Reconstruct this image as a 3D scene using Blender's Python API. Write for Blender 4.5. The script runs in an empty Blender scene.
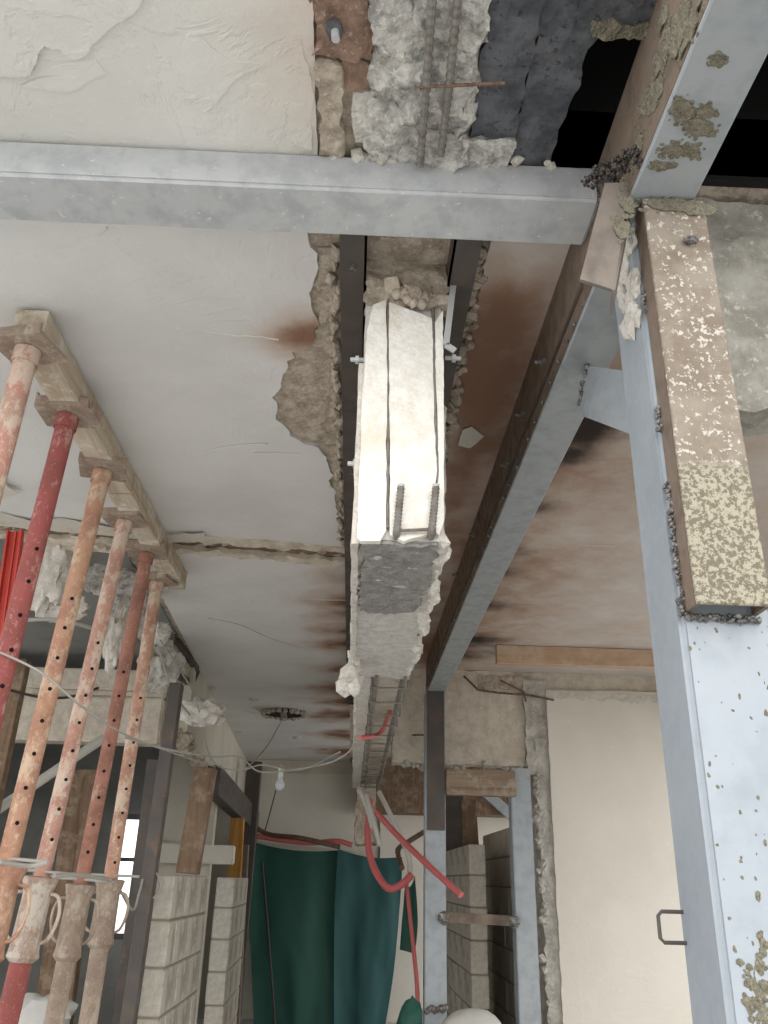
import bpy, bmesh, math, random
from mathutils import Vector, Matrix, Quaternion, noise
from mathutils.geometry import delaunay_2d_cdt

random.seed(7)
SC = bpy.context.scene
COL = SC.collection
V = Vector

# ------------------------------------------------------------------ camera
# world: X right, Y into the building, Z up; the camera sits at the origin, 1.6 m above the floor
FPX, CX, CY = 840.0, 384.0, 512.0
R0 = Matrix(((0.99905532, 0.03568055, 0.02480648),
             (-0.037049, 0.40100091, 0.91532816),
             (0.02271199, -0.91538253, 0.40194402)))
cam_d = bpy.data.cameras.new('camera')
cam = bpy.data.objects.new('camera', cam_d)
COL.objects.link(cam)
cam_d.sensor_fit = 'VERTICAL'
cam_d.sensor_height = 36.0
cam_d.lens = 36.0 * FPX / 1024.0
cam_d.clip_start = 0.02
rt, dn, fw = R0.col[0], R0.col[1], R0.col[2]
cam.matrix_world = Matrix(((rt[0], -dn[0], -fw[0], 0), (rt[1], -dn[1], -fw[1], 0), (rt[2], -dn[2], -fw[2], 0), (0, 0, 0, 1)))
SC.camera = cam

# ------------------------------------------------------------------ light
SC.view_settings.view_transform = 'Standard'
SC.view_settings.look = 'None'
SC.view_settings.gamma = 1.0
SC.view_settings.use_curve_mapping = False
SC.view_settings.exposure = 1.08
W = bpy.data.worlds.new('sky')
SC.world = W
W.use_nodes = True
bg = W.node_tree.nodes['Background']
bg.inputs[0].default_value = (0.97, 0.985, 1.0, 1)
bg.inputs[1].default_value = 1.15
sun_d = bpy.data.lights.new('sun', 'SUN')
sun = bpy.data.objects.new('sun', sun_d)
COL.objects.link(sun)
sun_d.energy = 0.45
sun_d.angle = math.radians(30)
sun_d.color = (1.0, 0.96, 0.9)
sun.rotation_euler = V((-0.10, 1.0, -0.34)).to_track_quat('-Z', 'Y').to_euler()

# ------------------------------------------------------------------ helpers
def ray(x, y):
    return R0 @ V((x - CX, y - CY, FPX))

def P(x, y, X=None, Y=None, Z=None):
    """the point of a plane X=, Y= or Z= seen at a pixel of the photograph"""
    r = ray(x, y)
    if Y is not None: return r * (Y / r[1])
    if Z is not None: return r * (Z / r[2])
    return r * (X / r[0])

def lin(c):
    c = c / 255.0
    return c / 12.92 if c <= 0.04045 else ((c + 0.055) / 1.055) ** 2.4

def rgb(r, g, b):
    return (lin(r), lin(g), lin(b), 1.0)

def n3(p, s=1.0, seed=0.0):
    return noise.noise(V((p[0] * s + seed, p[1] * s - seed * 1.7, p[2] * s + seed * 0.31)))

def fbm(p, s=1.0, o=4, seed=0.0):
    a, f, t = 1.0, s, 0.0
    for _ in range(o):
        t += a * n3(p, f, seed); a *= 0.5; f *= 2.03
    return t

def tag(o, label=None, cat=None, group=None, kind=None):
    if label: o['label'] = label
    if cat: o['category'] = cat
    if group: o['group'] = group
    if kind: o['kind'] = kind
    return o

def empty(name, loc, label, cat, group=None):
    o = bpy.data.objects.new(name, None)
    COL.objects.link(o)
    o.location = loc
    o.empty_display_size = 0.05
    bpy.context.view_layer.update()
    return tag(o, label, cat, group)

def wm(o):
    m = o.matrix_basis.copy()
    return wm(o.parent) @ o.matrix_parent_inverse @ m if o.parent else m

class MB:
    """collects shapes in world space; build() links them as ONE mesh object"""
    def __init__(self):
        self.v, self.f = [], []
    def add(self, vs, fs):
        o = len(self.v)
        self.v += [V(p) for p in vs]
        self.f += [tuple(o + i for i in f) for f in fs]
        return self
    def box(self, a, b, M=None):
        vs = [V((x, y, z)) for z in (a[2], b[2]) for y in (a[1], b[1]) for x in (a[0], b[0])]
        if M: vs = [M @ p for p in vs]
        return self.add(vs, [(0, 2, 3, 1), (4, 5, 7, 6), (0, 1, 5, 4), (2, 6, 7, 3), (0, 4, 6, 2), (1, 3, 7, 5)])
    def hexa(self, vs):
        return self.add(vs, [(0, 2, 3, 1), (4, 5, 7, 6), (0, 1, 5, 4), (2, 6, 7, 3), (0, 4, 6, 2), (1, 3, 7, 5)])
    def bar(self, a, b, w, h, up=(0, 0, 1)):
        """box-section bar from a to b"""
        a, b = V(a), V(b)
        d = (b - a).normalized(); u = V(up)
        s = d.cross(u).normalized(); u = s.cross(d)
        vs = [q + s * sx * w / 2 + u * su * h / 2 for su in (-1, 1) for q in (a, b) for sx in (-1, 1)]
        return self.hexa(vs)
    def prism(self, pts, ext):
        """flat outline of 3D points pushed along ext"""
        n = len(pts); e = V(ext)
        vs = [V(p) for p in pts] + [V(p) + e for p in pts]
        return self.add(vs, [tuple(range(n - 1, -1, -1)), tuple(range(n, 2 * n))] +
                        [(i, (i + 1) % n, n + (i + 1) % n, n + i) for i in range(n)])
    def tube(self, pts, r, seg=8, cap=True, rf=None):
        pts = [V(p) for p in pts]; n = len(pts)
        t0 = (pts[1] - pts[0]).normalized()
        u = t0.orthogonal().normalized()
        vs = []
        for i, p in enumerate(pts):
            t = (pts[min(i + 1, n - 1)] - pts[max(i - 1, 0)])
            t = t.normalized() if t.length > 1e-9 else t0
            u = (u - t * u.dot(t)); u = u.normalized() if u.length > 1e-6 else t.orthogonal().normalized()
            w = t.cross(u)
            rr = rf(i, n) if rf else r
            for k in range(seg):
                a = 2 * math.pi * k / seg
                vs.append(p + (u * math.cos(a) + w * math.sin(a)) * rr)
        fs = [(i * seg + k, i * seg + (k + 1) % seg, (i + 1) * seg + (k + 1) % seg, (i + 1) * seg + k)
              for i in range(n - 1) for k in range(seg)]
        if cap:
            fs += [tuple(range(seg - 1, -1, -1)), tuple(range((n - 1) * seg, n * seg))]
        return self.add(vs, fs)
    def lathe(self, prof, seg=16, M=None):
        """prof: (radius, z) list round the local Z axis"""
        vs = [V((r * math.cos(2 * math.pi * k / seg), r * math.sin(2 * math.pi * k / seg), z)) for r, z in prof for k in range(seg)]
        if M: vs = [M @ p for p in vs]
        n = len(prof)
        fs = [(i * seg + k, i * seg + (k + 1) % seg, (i + 1) * seg + (k + 1) % seg, (i + 1) * seg + k)
              for i in range(n - 1) for k in range(seg)]
        return self.add(vs, fs + [tuple(range(seg - 1, -1, -1)), tuple(range((n - 1) * seg, n * seg))])
    def blob(self, c, r, sub=1, amp=0.35, s=1.0, seed=0.0, sq=(1, 1, 1)):
        bm = bmesh.new()
        bmesh.ops.create_icosphere(bm, subdivisions=sub, radius=1.0)
        c = V(c); vs = []
        for v in bm.verts:
            k = 1 + amp * fbm(v.co, 1.3 * s, 3, seed)
            vs.append(c + V((v.co.x * sq[0], v.co.y * sq[1], v.co.z * sq[2])) * r * k)
        fs = [tuple(q.index for q in f.verts) for f in bm.faces]
        bm.free()
        return self.add(vs, fs)
    def rough_box(self, a, b, res, amp, s=12, seed=0.0, faces='xXyYzZ', jit=None):
        """box with gridded faces displaced by noise: broken concrete"""
        a, b = V(a), V(b); idx = {}; vs = []; fs = []
        n = [max(1, int(round((b[i] - a[i]) / res))) for i in range(3)]
        def vert(i, j, k):
            key = (i, j, k)
            if key not in idx:
                p = V((a[0] + (b[0] - a[0]) * i / n[0], a[1] + (b[1] - a[1]) * j / n[1], a[2] + (b[2] - a[2]) * k / n[2]))
                d = V((fbm(p, s, 4, seed), fbm(p, s, 4, seed + 9.1), fbm(p, s, 4, seed + 21.7))) * amp
                if jit: d = jit(p, d)
                idx[key] = len(vs); vs.append(p + d)
            return idx[key]
        for ax, lo in (('x', 0), ('X', 1), ('y', 0), ('Y', 1), ('z', 0), ('Z', 1)):
            if ax not in faces: continue
            A = 'xyz'.index(ax.lower()); B, C_ = [q for q in range(3) if q != A]
            for u in range(n[B]):
                for w in range(n[C_]):
                    q = []
                    for du, dw in ((0, 0), (1, 0), (1, 1), (0, 1)):
                        ijk = [0, 0, 0]; ijk[A] = n[A] if lo else 0; ijk[B] = u + du; ijk[C_] = w + dw
                        q.append(vert(*ijk))
                    flip = (lo == 0) != (A == 1)
                    fs.append(tuple(reversed(q)) if flip else tuple(q))
        return self.add(vs, fs)
    def build(self, name, mat, parent=None, smooth=None, bevel=0.0, seg=2):
        me = bpy.data.meshes.new(name)
        if parent is not None:
            inv = wm(parent).inverted()
            me.from_pydata([inv @ p for p in self.v], [], self.f)
        else:
            me.from_pydata([tuple(p) for p in self.v], [], self.f)
        me.validate()
        bm = bmesh.new(); bm.from_mesh(me)
        bmesh.ops.recalc_face_normals(bm, faces=bm.faces)
        if bevel:
            es = [e for e in bm.edges if len(e.link_faces) == 2 and e.calc_face_angle(0) > 0.6]
            bmesh.ops.bevel(bm, geom=es, offset=bevel, segments=seg, affect='EDGES', clamp_overlap=True)
        bm.to_mesh(me); bm.free()
        if smooth is not None:
            me.shade_smooth()
            if smooth < 180: me.set_sharp_from_angle(angle=math.radians(smooth))
        me.materials.append(mat)
        o = bpy.data.objects.new(name, me)
        COL.objects.link(o)
        if parent is not None: o.parent = parent
        return o

def curve_pts(ctrl, n=8):
    """Catmull-Rom through the control points"""
    c = [V(p) for p in ctrl]; out = []
    for i in range(len(c) - 1):
        p0, p1, p2, p3 = c[max(i - 1, 0)], c[i], c[i + 1], c[min(i + 2, len(c) - 1)]
        for k in range(n):
            t = k / n
            out.append(0.5 * ((2 * p1) + (p2 - p0) * t + (2 * p0 - 5 * p1 + 4 * p2 - p3) * t * t + (3 * p1 - p0 - 3 * p2 + p3) * t ** 3))
    return out + [c[-1]]

def inside(p, poly):
    x, y = p; c = False; j = len(poly) - 1
    for i in range(len(poly)):
        xi, yi = poly[i]; xj, yj = poly[j]
        if (yi > y) != (yj > y) and x < (xj - xi) * (y - yi) / (yj - yi) + xi: c = not c
        j = i
    return c

def jagged(poly, res, amp, seed=0.0, straight=()):
    """densify an outline; edges not listed in straight get a broken, irregular line"""
    out = []
    n = len(poly)
    for i in range(n):
        a, b = V(poly[i]), V(poly[(i + 1) % n])
        L = (b - a).length; m = max(1, int(L / res))
        nn = V((-(b - a).y, (b - a).x)) / max(L, 1e-9)
        for k in range(m):
            t = k / m; p = a + (b - a) * t
            if i not in straight:
                w = min(1.0, 4 * min(t, 1 - t) + 0.15)
                q = fbm((p.x, p.y, 0), 9, 2, seed) * 0.6 + fbm((p.x, p.y, 3), 35, 3, seed + 5) * 0.45
                p = p + nn * amp * q * w
            out.append((p.x, p.y))
    return out

def sheet(name, poly, frame, thick, res, mat, parent=None, disp=0.002, s=6, seed=0.0, attr=None, lift=None, smooth=35):
    """a plate with an arbitrary outline. frame = (origin, u, v, n): the seen face looks along n, the body goes -n"""
    o, u, v, n = [V(q) for q in frame]
    xs = [p[0] for p in poly]; ys = [p[1] for p in poly]
    pts = [V(p) for p in poly]; nb = len(pts)
    x = min(xs) + res * 0.5
    rows = 0
    while x < max(xs):
        y = min(ys) + res * (0.5 if rows % 2 else 0.25)
        while y < max(ys):
            q = (x + random.uniform(-.2, .2) * res, y + random.uniform(-.2, .2) * res)
            if inside(q, poly): pts.append(V(q))
            y += res
        x += res; rows += 1
    vv, ee, ff, *_ = delaunay_2d_cdt(pts, [(i, (i + 1) % nb) for i in range(nb)], [], 1, 1e-5)
    ff = [f for f in ff if len(f) >= 3]
    wv = []
    for q in vv:
        w = o + u * q[0] + v * q[1]
        d = fbm(w, s, 3, seed) * disp
        if lift: d += lift(q[0], q[1])
        wv.append(w + n * d)
    cnt = {}
    for f in ff:
        for i in range(len(f)):
            e = (f[i], f[(i + 1) % len(f)])
            k = tuple(sorted(e)); cnt.setdefault(k, []).append(e)
    m = MB(); m.add(wv, ff)
    back = {}
    for k, l in cnt.items():
        if len(l) == 1:
            for i in k:
                if i not in back:
                    back[i] = len(m.v); m.v.append(wv[i] - n * thick)
    for k, l in cnt.items():
        if len(l) == 1:
            a, b = l[0]
            m.f.append((b, a, back[a], back[b]))
    me = bpy.data.meshes.new(name)
    me.from_pydata([tuple(p) for p in m.v], [], m.f)
    if u.cross(v).dot(n) < 0: me.flip_normals()
    if attr:
        for k, fn in attr.items():
            at = me.attributes.new(k, 'FLOAT', 'POINT')
            at.data.foreach_set('value', [fn(p) for p in m.v])
    me.shade_smooth(); me.set_sharp_from_angle(angle=math.radians(smooth))
    me.materials.append(mat)
    ob = bpy.data.objects.new(name, me); COL.objects.link(ob)
    if parent is not None:
        ob.parent = parent; ob.matrix_parent_inverse = parent.matrix_world.inverted()
    return ob

CEIL = lambda z: ((0, 0, z), (1, 0, 0), (0, 1, 0), (0, 0, -1))      # soffit sheet in X,Y
WALLY = lambda y: ((0, y, 0), (1, 0, 0), (0, 0, 1), (0, -1, 0))     # wall sheet in X,Z facing the camera

# ------------------------------------------------------------------ materials
class NT:
    def __init__(self, name):
        self.m = bpy.data.materials.new(name); self.m.use_nodes = True
        self.t = self.m.node_tree; self.n = self.t.nodes; self.b = self.n['Principled BSDF']
        self.co = self.n.new('ShaderNodeTexCoord').outputs['Object']
    def link(self, a, b): self.t.links.new(a, b)
    def mapped(self, scale):
        mp = self.n.new('ShaderNodeMapping'); mp.inputs['Scale'].default_value = scale
        self.link(self.co, mp.inputs[0]); return mp.outputs[0]
    def noise(self, s, d=5, r=0.6, vec=None, dist=0.0):
        q = self.n.new('ShaderNodeTexNoise'); q.inputs['Scale'].default_value = s
        q.inputs['Detail'].default_value = d; q.inputs['Roughness'].default_value = r; q.inputs['Distortion'].default_value = dist
        self.link(vec or self.co, q.inputs['Vector']); return q.outputs['Fac']
    def voro(self, s, vec=None, f='F1'):
        q = self.n.new('ShaderNodeTexVoronoi'); q.inputs['Scale'].default_value = s; q.feature = f
        self.link(vec or self.co, q.inputs['Vector']); return q.outputs['Distance']
    def ramp(self, f, a, b, lo=0.0, hi=1.0):
        q = self.n.new('ShaderNodeMapRange'); q.interpolation_type = 'SMOOTHSTEP'
        for i, v in enumerate((a, b, lo, hi)): q.inputs[1 + i].default_value = v
        self.link(f, q.inputs[0]); return q.outputs[0]
    def math(self, op, a, b):
        q = self.n.new('ShaderNodeMath'); q.operation = op; q.use_clamp = False
        for i, v in enumerate((a, b)):
            if isinstance(v, (int, float)): q.inputs[i].default_value = v
            else: self.link(v, q.inputs[i])
        return q.outputs[0]
    def mix(self, f, a, b):
        q = self.n.new('ShaderNodeMix'); q.data_type = 'RGBA'
        if isinstance(f, (int, float)): q.inputs[0].default_value = f
        else: self.link(f, q.inputs[0])
        for i, v in ((6, a), (7, b)):
            if isinstance(v, tuple): q.inputs[i].default_value = v
            else: self.link(v, q.inputs[i])
        return q.outputs[2]
    def attr(self, name):
        q = self.n.new('ShaderNodeAttribute'); q.attribute_name = name; return q.outputs['Fac']
    def bump(self, h, strength, dist=0.01, prev=None):
        q = self.n.new('ShaderNodeBump'); q.inputs['Strength'].default_value = strength; q.inputs['Distance'].default_value = dist
        self.link(h, q.inputs['Height'])
        if prev: self.link(prev, q.inputs['Normal'])
        return q.outputs[0]
    def out(self, col, rough=0.8, normal=None, metal=0.0, spec=None):
        if isinstance(col, tuple): self.b.inputs['Base Color'].default_value = col
        else: self.link(col, self.b.inputs['Base Color'])
        if isinstance(rough, (int, float)): self.b.inputs['Roughness'].default_value = rough
        else: self.link(rough, self.b.inputs['Roughness'])
        self.b.inputs['Metallic'].default_value = metal
        if spec is not None: self.b.inputs['Specular IOR Level'].default_value = spec
        if normal: self.link(normal, self.b.inputs['Normal'])
        return self.m

def m_plaster(name, base, dark, attrs=True, bumpk=0.5):
    t = NT(name)
    c = t.mix(t.ramp(t.noise(1.6, 6, 0.6), 0.35, 0.7), base, dark)
    c = t.mix(t.ramp(t.noise(26, 4, 0.7), 0.62, 0.75, 0, 0.35), c, tuple(min(1, q * 1.35) for q in base[:3]) + (1,))
    if attrs:
        nz = t.ramp(t.noise(7, 5, 0.6), 0.2, 0.8, 0.75, 1.2)
        r = t.ramp(t.math('MULTIPLY', t.attr('rust'), nz), 0.02, 0.95)
        rc = t.mix(t.ramp(t.attr('rust'), 0.35, 1.0), rgb(182, 144, 114), rgb(128, 88, 62))
        c = t.mix(t.math('MULTIPLY', r, 0.92), c, rc)
        s = t.ramp(t.math('MULTIPLY', t.attr('soot'), nz), 0.05, 0.9)
        c = t.mix(t.math('MULTIPLY', s, 0.95), c, rgb(36, 28, 24))
    # ridges of old paint: thin lines from the edges of distorted cells
    rid = t.ramp(t.noise(3.2, 6, 0.62, None, 1.2), 0.47, 0.53)
    h = t.math('ADD', t.math('MULTIPLY', rid, 0.35), t.math('ADD', t.noise(7, 8, 0.6), t.math('MULTIPLY', t.noise(70, 3, 0.6), 0.16)))
    return t.out(c, 0.85, t.bump(h, bumpk, 0.02), spec=0.2)

def m_rough(name, a, b, c2, s=18, bumpk=0.9, dist=0.012, stain=None):
    t = NT(name)
    n = t.noise(s, 8, 0.7)
    c = t.mix(t.ramp(n, 0.35, 0.65), a, b)
    c = t.mix(t.ramp(t.noise(s * 4.5, 3, 0.7), 0.56, 0.7, 0, 0.8), c, c2)
    if stain: c = t.mix(t.ramp(t.noise(4.5, 5, 0.65), 0.5, 0.66), c, stain)
    h = t.math('ADD', n, t.math('MULTIPLY', t.voro(s * 2.6), 0.5))
    return t.out(c, 0.92, t.bump(h, bumpk, dist), spec=0.15)

def m_steel(name, base, spot, rust=None, rust_at=0.66, rough=0.45, s=10, metal=0.0, fleck=None, fleck_at=0.62):
    t = NT(name)
    c = t.mix(t.ramp(t.noise(s, 6, 0.65), 0.42, 0.66), base, spot)
    if fleck: c = t.mix(t.ramp(t.noise(s * 5, 4, 0.6), fleck_at, fleck_at + 0.05), c, fleck)
    if rust: c = t.mix(t.ramp(t.noise(s * 0.45, 6, 0.7), rust_at, rust_at + 0.12), c, rust)
    r = t.ramp(t.noise(s * 2, 4, 0.6), 0.3, 0.7, rough - 0.1, rough + 0.2)
    return t.out(c, r, t.bump(t.noise(s * 6, 4, 0.6), 0.12, 0.004), metal)

def m_wood(name, a, b, dust=None, axis=1):
    t = NT(name)
    sc = [26, 26, 26]; sc[axis] = 1.6
    n = t.noise(1.0, 6, 0.65, t.mapped(tuple(sc)), 0.6)
    c = t.mix(t.ramp(n, 0.35, 0.68), a, b)
    if dust: c = t.mix(t.ramp(t.noise(11, 5, 0.7), 0.47, 0.66), c, dust)
    return t.out(c, 0.85, t.bump(n, 0.35, 0.006), spec=0.15)

def m_plain(name, c, rough=0.6, var=0.25, s=14, bumpk=0.15):
    t = NT(name)
    d = tuple(q * (1 - var) for q in c[:3]) + (1,)
    n = t.noise(s, 5, 0.6)
    return t.out(t.mix(n, c, d), rough, t.bump(n, bumpk, 0.006), spec=0.3)

def m_prop(name, paint, rustc, dust, dust_at=0.5):
    t = NT(name)
    c = t.mix(t.ramp(t.noise(13, 6, 0.7), 0.42, 0.62), paint, rustc)
    c = t.mix(t.ramp(t.noise(15, 7, 0.75, t.mapped((1, 1, .55))), dust_at, dust_at + 0.1, 0, 0.8), c, dust)
    c = t.mix(t.ramp(t.noise(90, 4, 0.7), 0.58, 0.68, 0, 0.5), c, tuple(min(1, q * 1.25) for q in dust[:3]) + (1,))
    return t.out(c, 0.75, t.bump(t.noise(60, 4, 0.7), 0.25, 0.004), spec=0.25)

M = {}
M['plaster'] = m_plaster('ceiling_plaster', rgb(222, 220, 216), rgb(210, 208, 204), bumpk=0.16)
M['plaster_near'] = m_plaster('ceiling_plaster_near', rgb(222, 219, 212), rgb(212, 209, 201), bumpk=0.3)
M['plaster_wall'] = m_plaster('wall_plaster', rgb(222, 215, 203), rgb(214, 207, 194), attrs=False, bumpk=0.12)
M['plaster_dull'] = m_plaster('wall_plaster_dull', rgb(214, 206, 190), rgb(198, 190, 174), attrs=False, bumpk=0.3)
M['plaster_dark'] = m_plaster('plaster_dark_grey', rgb(138, 138, 134), rgb(112, 112, 108), attrs=False, bumpk=0.3)
M['concrete'] = m_rough('broken_concrete', rgb(198, 185, 168), rgb(160, 146, 129), rgb(216, 207, 194))
M['concrete_grey'] = m_rough('broken_concrete_grey', rgb(222, 217, 208), rgb(158, 155, 150), rgb(240, 235, 226), s=28)
M['concrete_white'] = m_rough('limewashed_concrete', rgb(240, 236, 228), rgb(226, 220, 208), rgb(246, 244, 240), s=30, bumpk=0.35, stain=rgb(222, 212, 194))
M['concrete_under'] = m_rough('raked_mortar', rgb(206, 201, 194), rgb(182, 177, 170), rgb(218, 212, 203), s=26, bumpk=0.6)
M['concrete_lintel'] = m_rough('board_marked_concrete', rgb(214, 204, 188), rgb(190, 178, 162), rgb(226, 218, 204), s=10, bumpk=0.4)
M['concrete_dim'] = m_rough('weathered_concrete', rgb(196, 191, 182), rgb(166, 161, 152), rgb(218, 212, 202), s=14, bumpk=0.6)
M['bitumen'] = m_rough('charred_slab', rgb(76, 78, 82), rgb(104, 105, 108), rgb(50, 50, 53), s=14, bumpk=0.7)
M['void'] = m_plain('painted_shade_void', rgb(30, 28, 27), 0.95)  # near-black colour stands in for shade in the ceiling opening
M['brick'] = m_rough('red_clay', rgb(160, 132, 114), rgb(130, 108, 94), rgb(188, 170, 156), s=22)
M['steel'] = m_steel('grey_primed_steel', rgb(156, 160, 162), rgb(144, 149, 151), rgb(150, 138, 122), 0.72)
M['steel_cross'] = m_steel('grey_primed_steel_scuffed', rgb(186, 187, 187), rgb(168, 170, 171), None, 0.7, 0.4, 12, fleck=rgb(206, 205, 201), fleck_at=0.64)
M['steel_column'] = m_steel('grey_primed_steel_column', rgb(152, 158, 164), rgb(142, 149, 155), None, 0.7, 0.42, 7, fleck=rgb(150, 146, 134), fleck_at=0.76)
M['steel_post'] = m_steel('grey_primed_steel_post', rgb(160, 166, 170), rgb(148, 154, 158), None)
M['steel_dark'] = m_steel('black_steel', rgb(72, 66, 62), rgb(90, 78, 68), rgb(110, 82, 64), 0.6, 0.5)
M['steel_rust'] = m_steel('rusty_steel', rgb(120, 104, 90), rgb(102, 88, 76), rgb(84, 68, 58), 0.55, 0.6)
M['steel_cover'] = m_steel('dusty_plate', rgb(172, 154, 132), rgb(150, 128, 104), None, 0.7, 0.65, 6, fleck=rgb(226, 218, 202), fleck_at=0.6)
M['steel_cleat'] = m_steel('brown_steel', rgb(122, 111, 101), rgb(106, 96, 88), rgb(94, 76, 64), 0.6, 0.6)
M['weld'] = m_steel('weld_slag', rgb(92, 88, 85), rgb(150, 146, 140), rgb(66, 56, 50), 0.6, 0.3, 60, metal=0.3)
M['rebar'] = m_steel('rebar_steel', rgb(124, 120, 114), rgb(104, 94, 84), rgb(110, 78, 58), 0.62, 0.5, 30)
M['rebar_rust'] = m_steel('rusty_rebar', rgb(116, 88, 72), rgb(90, 68, 56), None, 0.6, 0.6, 30)
M['zinc'] = m_plain('zinc', rgb(190, 190, 188), 0.35)
M['mortar'] = m_rough('mortar_splash', rgb(140, 134, 116), rgb(118, 112, 96), rgb(176, 170, 152), s=60)
M['mortar_pale'] = m_rough('pale_mortar', rgb(222, 216, 206), rgb(198, 191, 180), rgb(234, 230, 222), s=30)
M['timber_header'] = m_wood('dusty_header_timber', rgb(198, 184, 164), rgb(172, 154, 132), rgb(212, 204, 190), 1)
M['timber_new'] = m_wood('new_timber', rgb(202, 172, 146), rgb(184, 152, 126), rgb(200, 178, 156), 0)
M['timber_post'] = m_wood('old_brown_timber', rgb(130, 108, 88), rgb(104, 84, 68), rgb(146, 128, 110), 2)
M['timber_yellow'] = m_wood('yellow_timber', rgb(196, 148, 84), rgb(162, 114, 58), None, 2)
M['timber_rail'] = m_wood('brown_rail_timber', rgb(148, 130, 112), rgb(122, 102, 86), rgb(164, 150, 132), 0)
M['block'] = m_rough('concrete_block', rgb(196, 190, 178), rgb(176, 170, 158), rgb(208, 202, 190), s=26, bumpk=0.25, stain=rgb(158, 150, 136))
M['joint'] = m_plain('block_mortar', rgb(150, 140, 124), 0.95)
M['tarp'] = m_plain('green_sheet', rgb(42, 86, 74), 0.6, 0.15, 3)
M['tarp_blue'] = m_plain('blue_green_sheet', rgb(44, 86, 86), 0.6, 0.15, 3)
M['red_plastic'] = m_plain('red_conduit', rgb(206, 110, 108), 0.45, 0.2)
M['white_plastic'] = m_plain('white_conduit', rgb(206, 202, 192), 0.5, 0.15)
M['wire'] = m_plain('grey_wire', rgb(176, 172, 164), 0.5, 0.2)
M['wire_dark'] = m_plain('dark_wire', rgb(70, 62, 56), 0.6, 0.2)
M['glass_bulb'] = m_plain('bulb_glass', rgb(196, 198, 204), 0.15, 0.05)
M['red_paint'] = m_plain('bright_red_paint', rgb(196, 70, 58), 0.5, 0.3, 8)
M['chalk'] = m_rough('chalky_concrete', rgb(222, 216, 206), rgb(196, 190, 180), rgb(236, 231, 223), s=14, bumpk=0.5)
M['concrete_smoky'] = m_rough('smoky_concrete', rgb(164, 160, 150), rgb(132, 128, 118), rgb(190, 185, 174), s=10, bumpk=0.6)
M['slag'] = m_steel('dark_slag', rgb(54, 48, 46), rgb(82, 74, 68), rgb(70, 50, 40), 0.6, 0.35, 60)
M['floor'] = m_rough('dusty_floor', rgb(193, 193, 191), rgb(177, 177, 175), rgb(204, 204, 202), s=6, bumpk=0.3)
M['hole'] = m_plain('hole_shade', rgb(24, 18, 15), 0.9)  # near-black stands in for the shade inside holes
M['paint_chip'] = m_plain('peeling_paint', rgb(208, 202, 190), 0.8, 0.15)
M['sack'] = m_plain('grey_sack', rgb(196, 194, 188), 0.8, 0.2, 20)
def m_cover():
    t = NT('dusty_cover_plate')
    c = t.mix(t.ramp(t.noise(9, 6, 0.7), 0.35, 0.65), rgb(140, 129, 115), rgb(116, 102, 88))
    c = t.mix(t.ramp(t.noise(95, 5, 0.65), 0.57, 0.61), c, rgb(184, 177, 166))
    sx = t.n.new('ShaderNodeSeparateXYZ'); t.link(t.co, sx.inputs[0])
    low = t.ramp(t.math('ADD', sx.outputs[2], t.math('MULTIPLY', t.noise(16, 4, 0.6), 0.12)), 2.34, 2.30)
    d = t.mix(t.ramp(t.noise(150, 5, 0.65, None, .3), 0.46, 0.54), rgb(106, 97, 80), rgb(156, 149, 130))
    return t.out(t.mix(low, c, d), 0.75, t.bump(t.noise(60, 4, 0.7), 0.3, 0.004))
M['prop_a'] = m_prop('prop_pale_red', rgb(182, 132, 118), rgb(172, 142, 124), rgb(204, 186, 168), 0.46)
M['prop_b'] = m_prop('prop_deep_red', rgb(156, 86, 82), rgb(142, 82, 76), rgb(186, 150, 138), 0.54)
M['prop_c'] = m_prop('prop_orange', rgb(182, 142, 116), rgb(164, 122, 102), rgb(204, 182, 158), 0.5)
M['prop_d'] = m_prop('prop_dusty_pink', rgb(186, 144, 128), rgb(172, 130, 114), rgb(208, 192, 174), 0.47)
M['prop_e'] = m_prop('prop_brown_red', rgb(160, 114, 98), rgb(138, 98, 84), rgb(184, 154, 134), 0.56)
M['prop_f'] = m_prop('prop_orange_dusty', rgb(184, 142, 120), rgb(164, 124, 106), rgb(206, 190, 170), 0.48)
M['prop_dust'] = m_prop('prop_dust', rgb(156, 138, 122), rgb(138, 120, 106), rgb(180, 168, 152), 0.5)
M['collar'] = m_prop('collar_cast', rgb(176, 160, 144), rgb(160, 132, 114), rgb(204, 196, 184), 0.45)
tp = NT('window_light')
em = tp.n.new('ShaderNodeEmission'); em.inputs[0].default_value = (0.92, 0.96, 1, 1); em.inputs[1].default_value = 1.1
tp.link(em.outputs[0], tp.n['Material Output'].inputs[0])
M['window_light'] = tp.m

# ================================================================== THE SHELL
ZC = 1.5                                   # finished ceiling above the eye
ZF = -1.6
def left_line(y): return -0.95 - 0.045 * y

fl = MB(); fl.box((-14, -24, ZF - 0.2), (14, 13, ZF))
tag(fl.build('floor', M['floor']), kind='structure')

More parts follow.
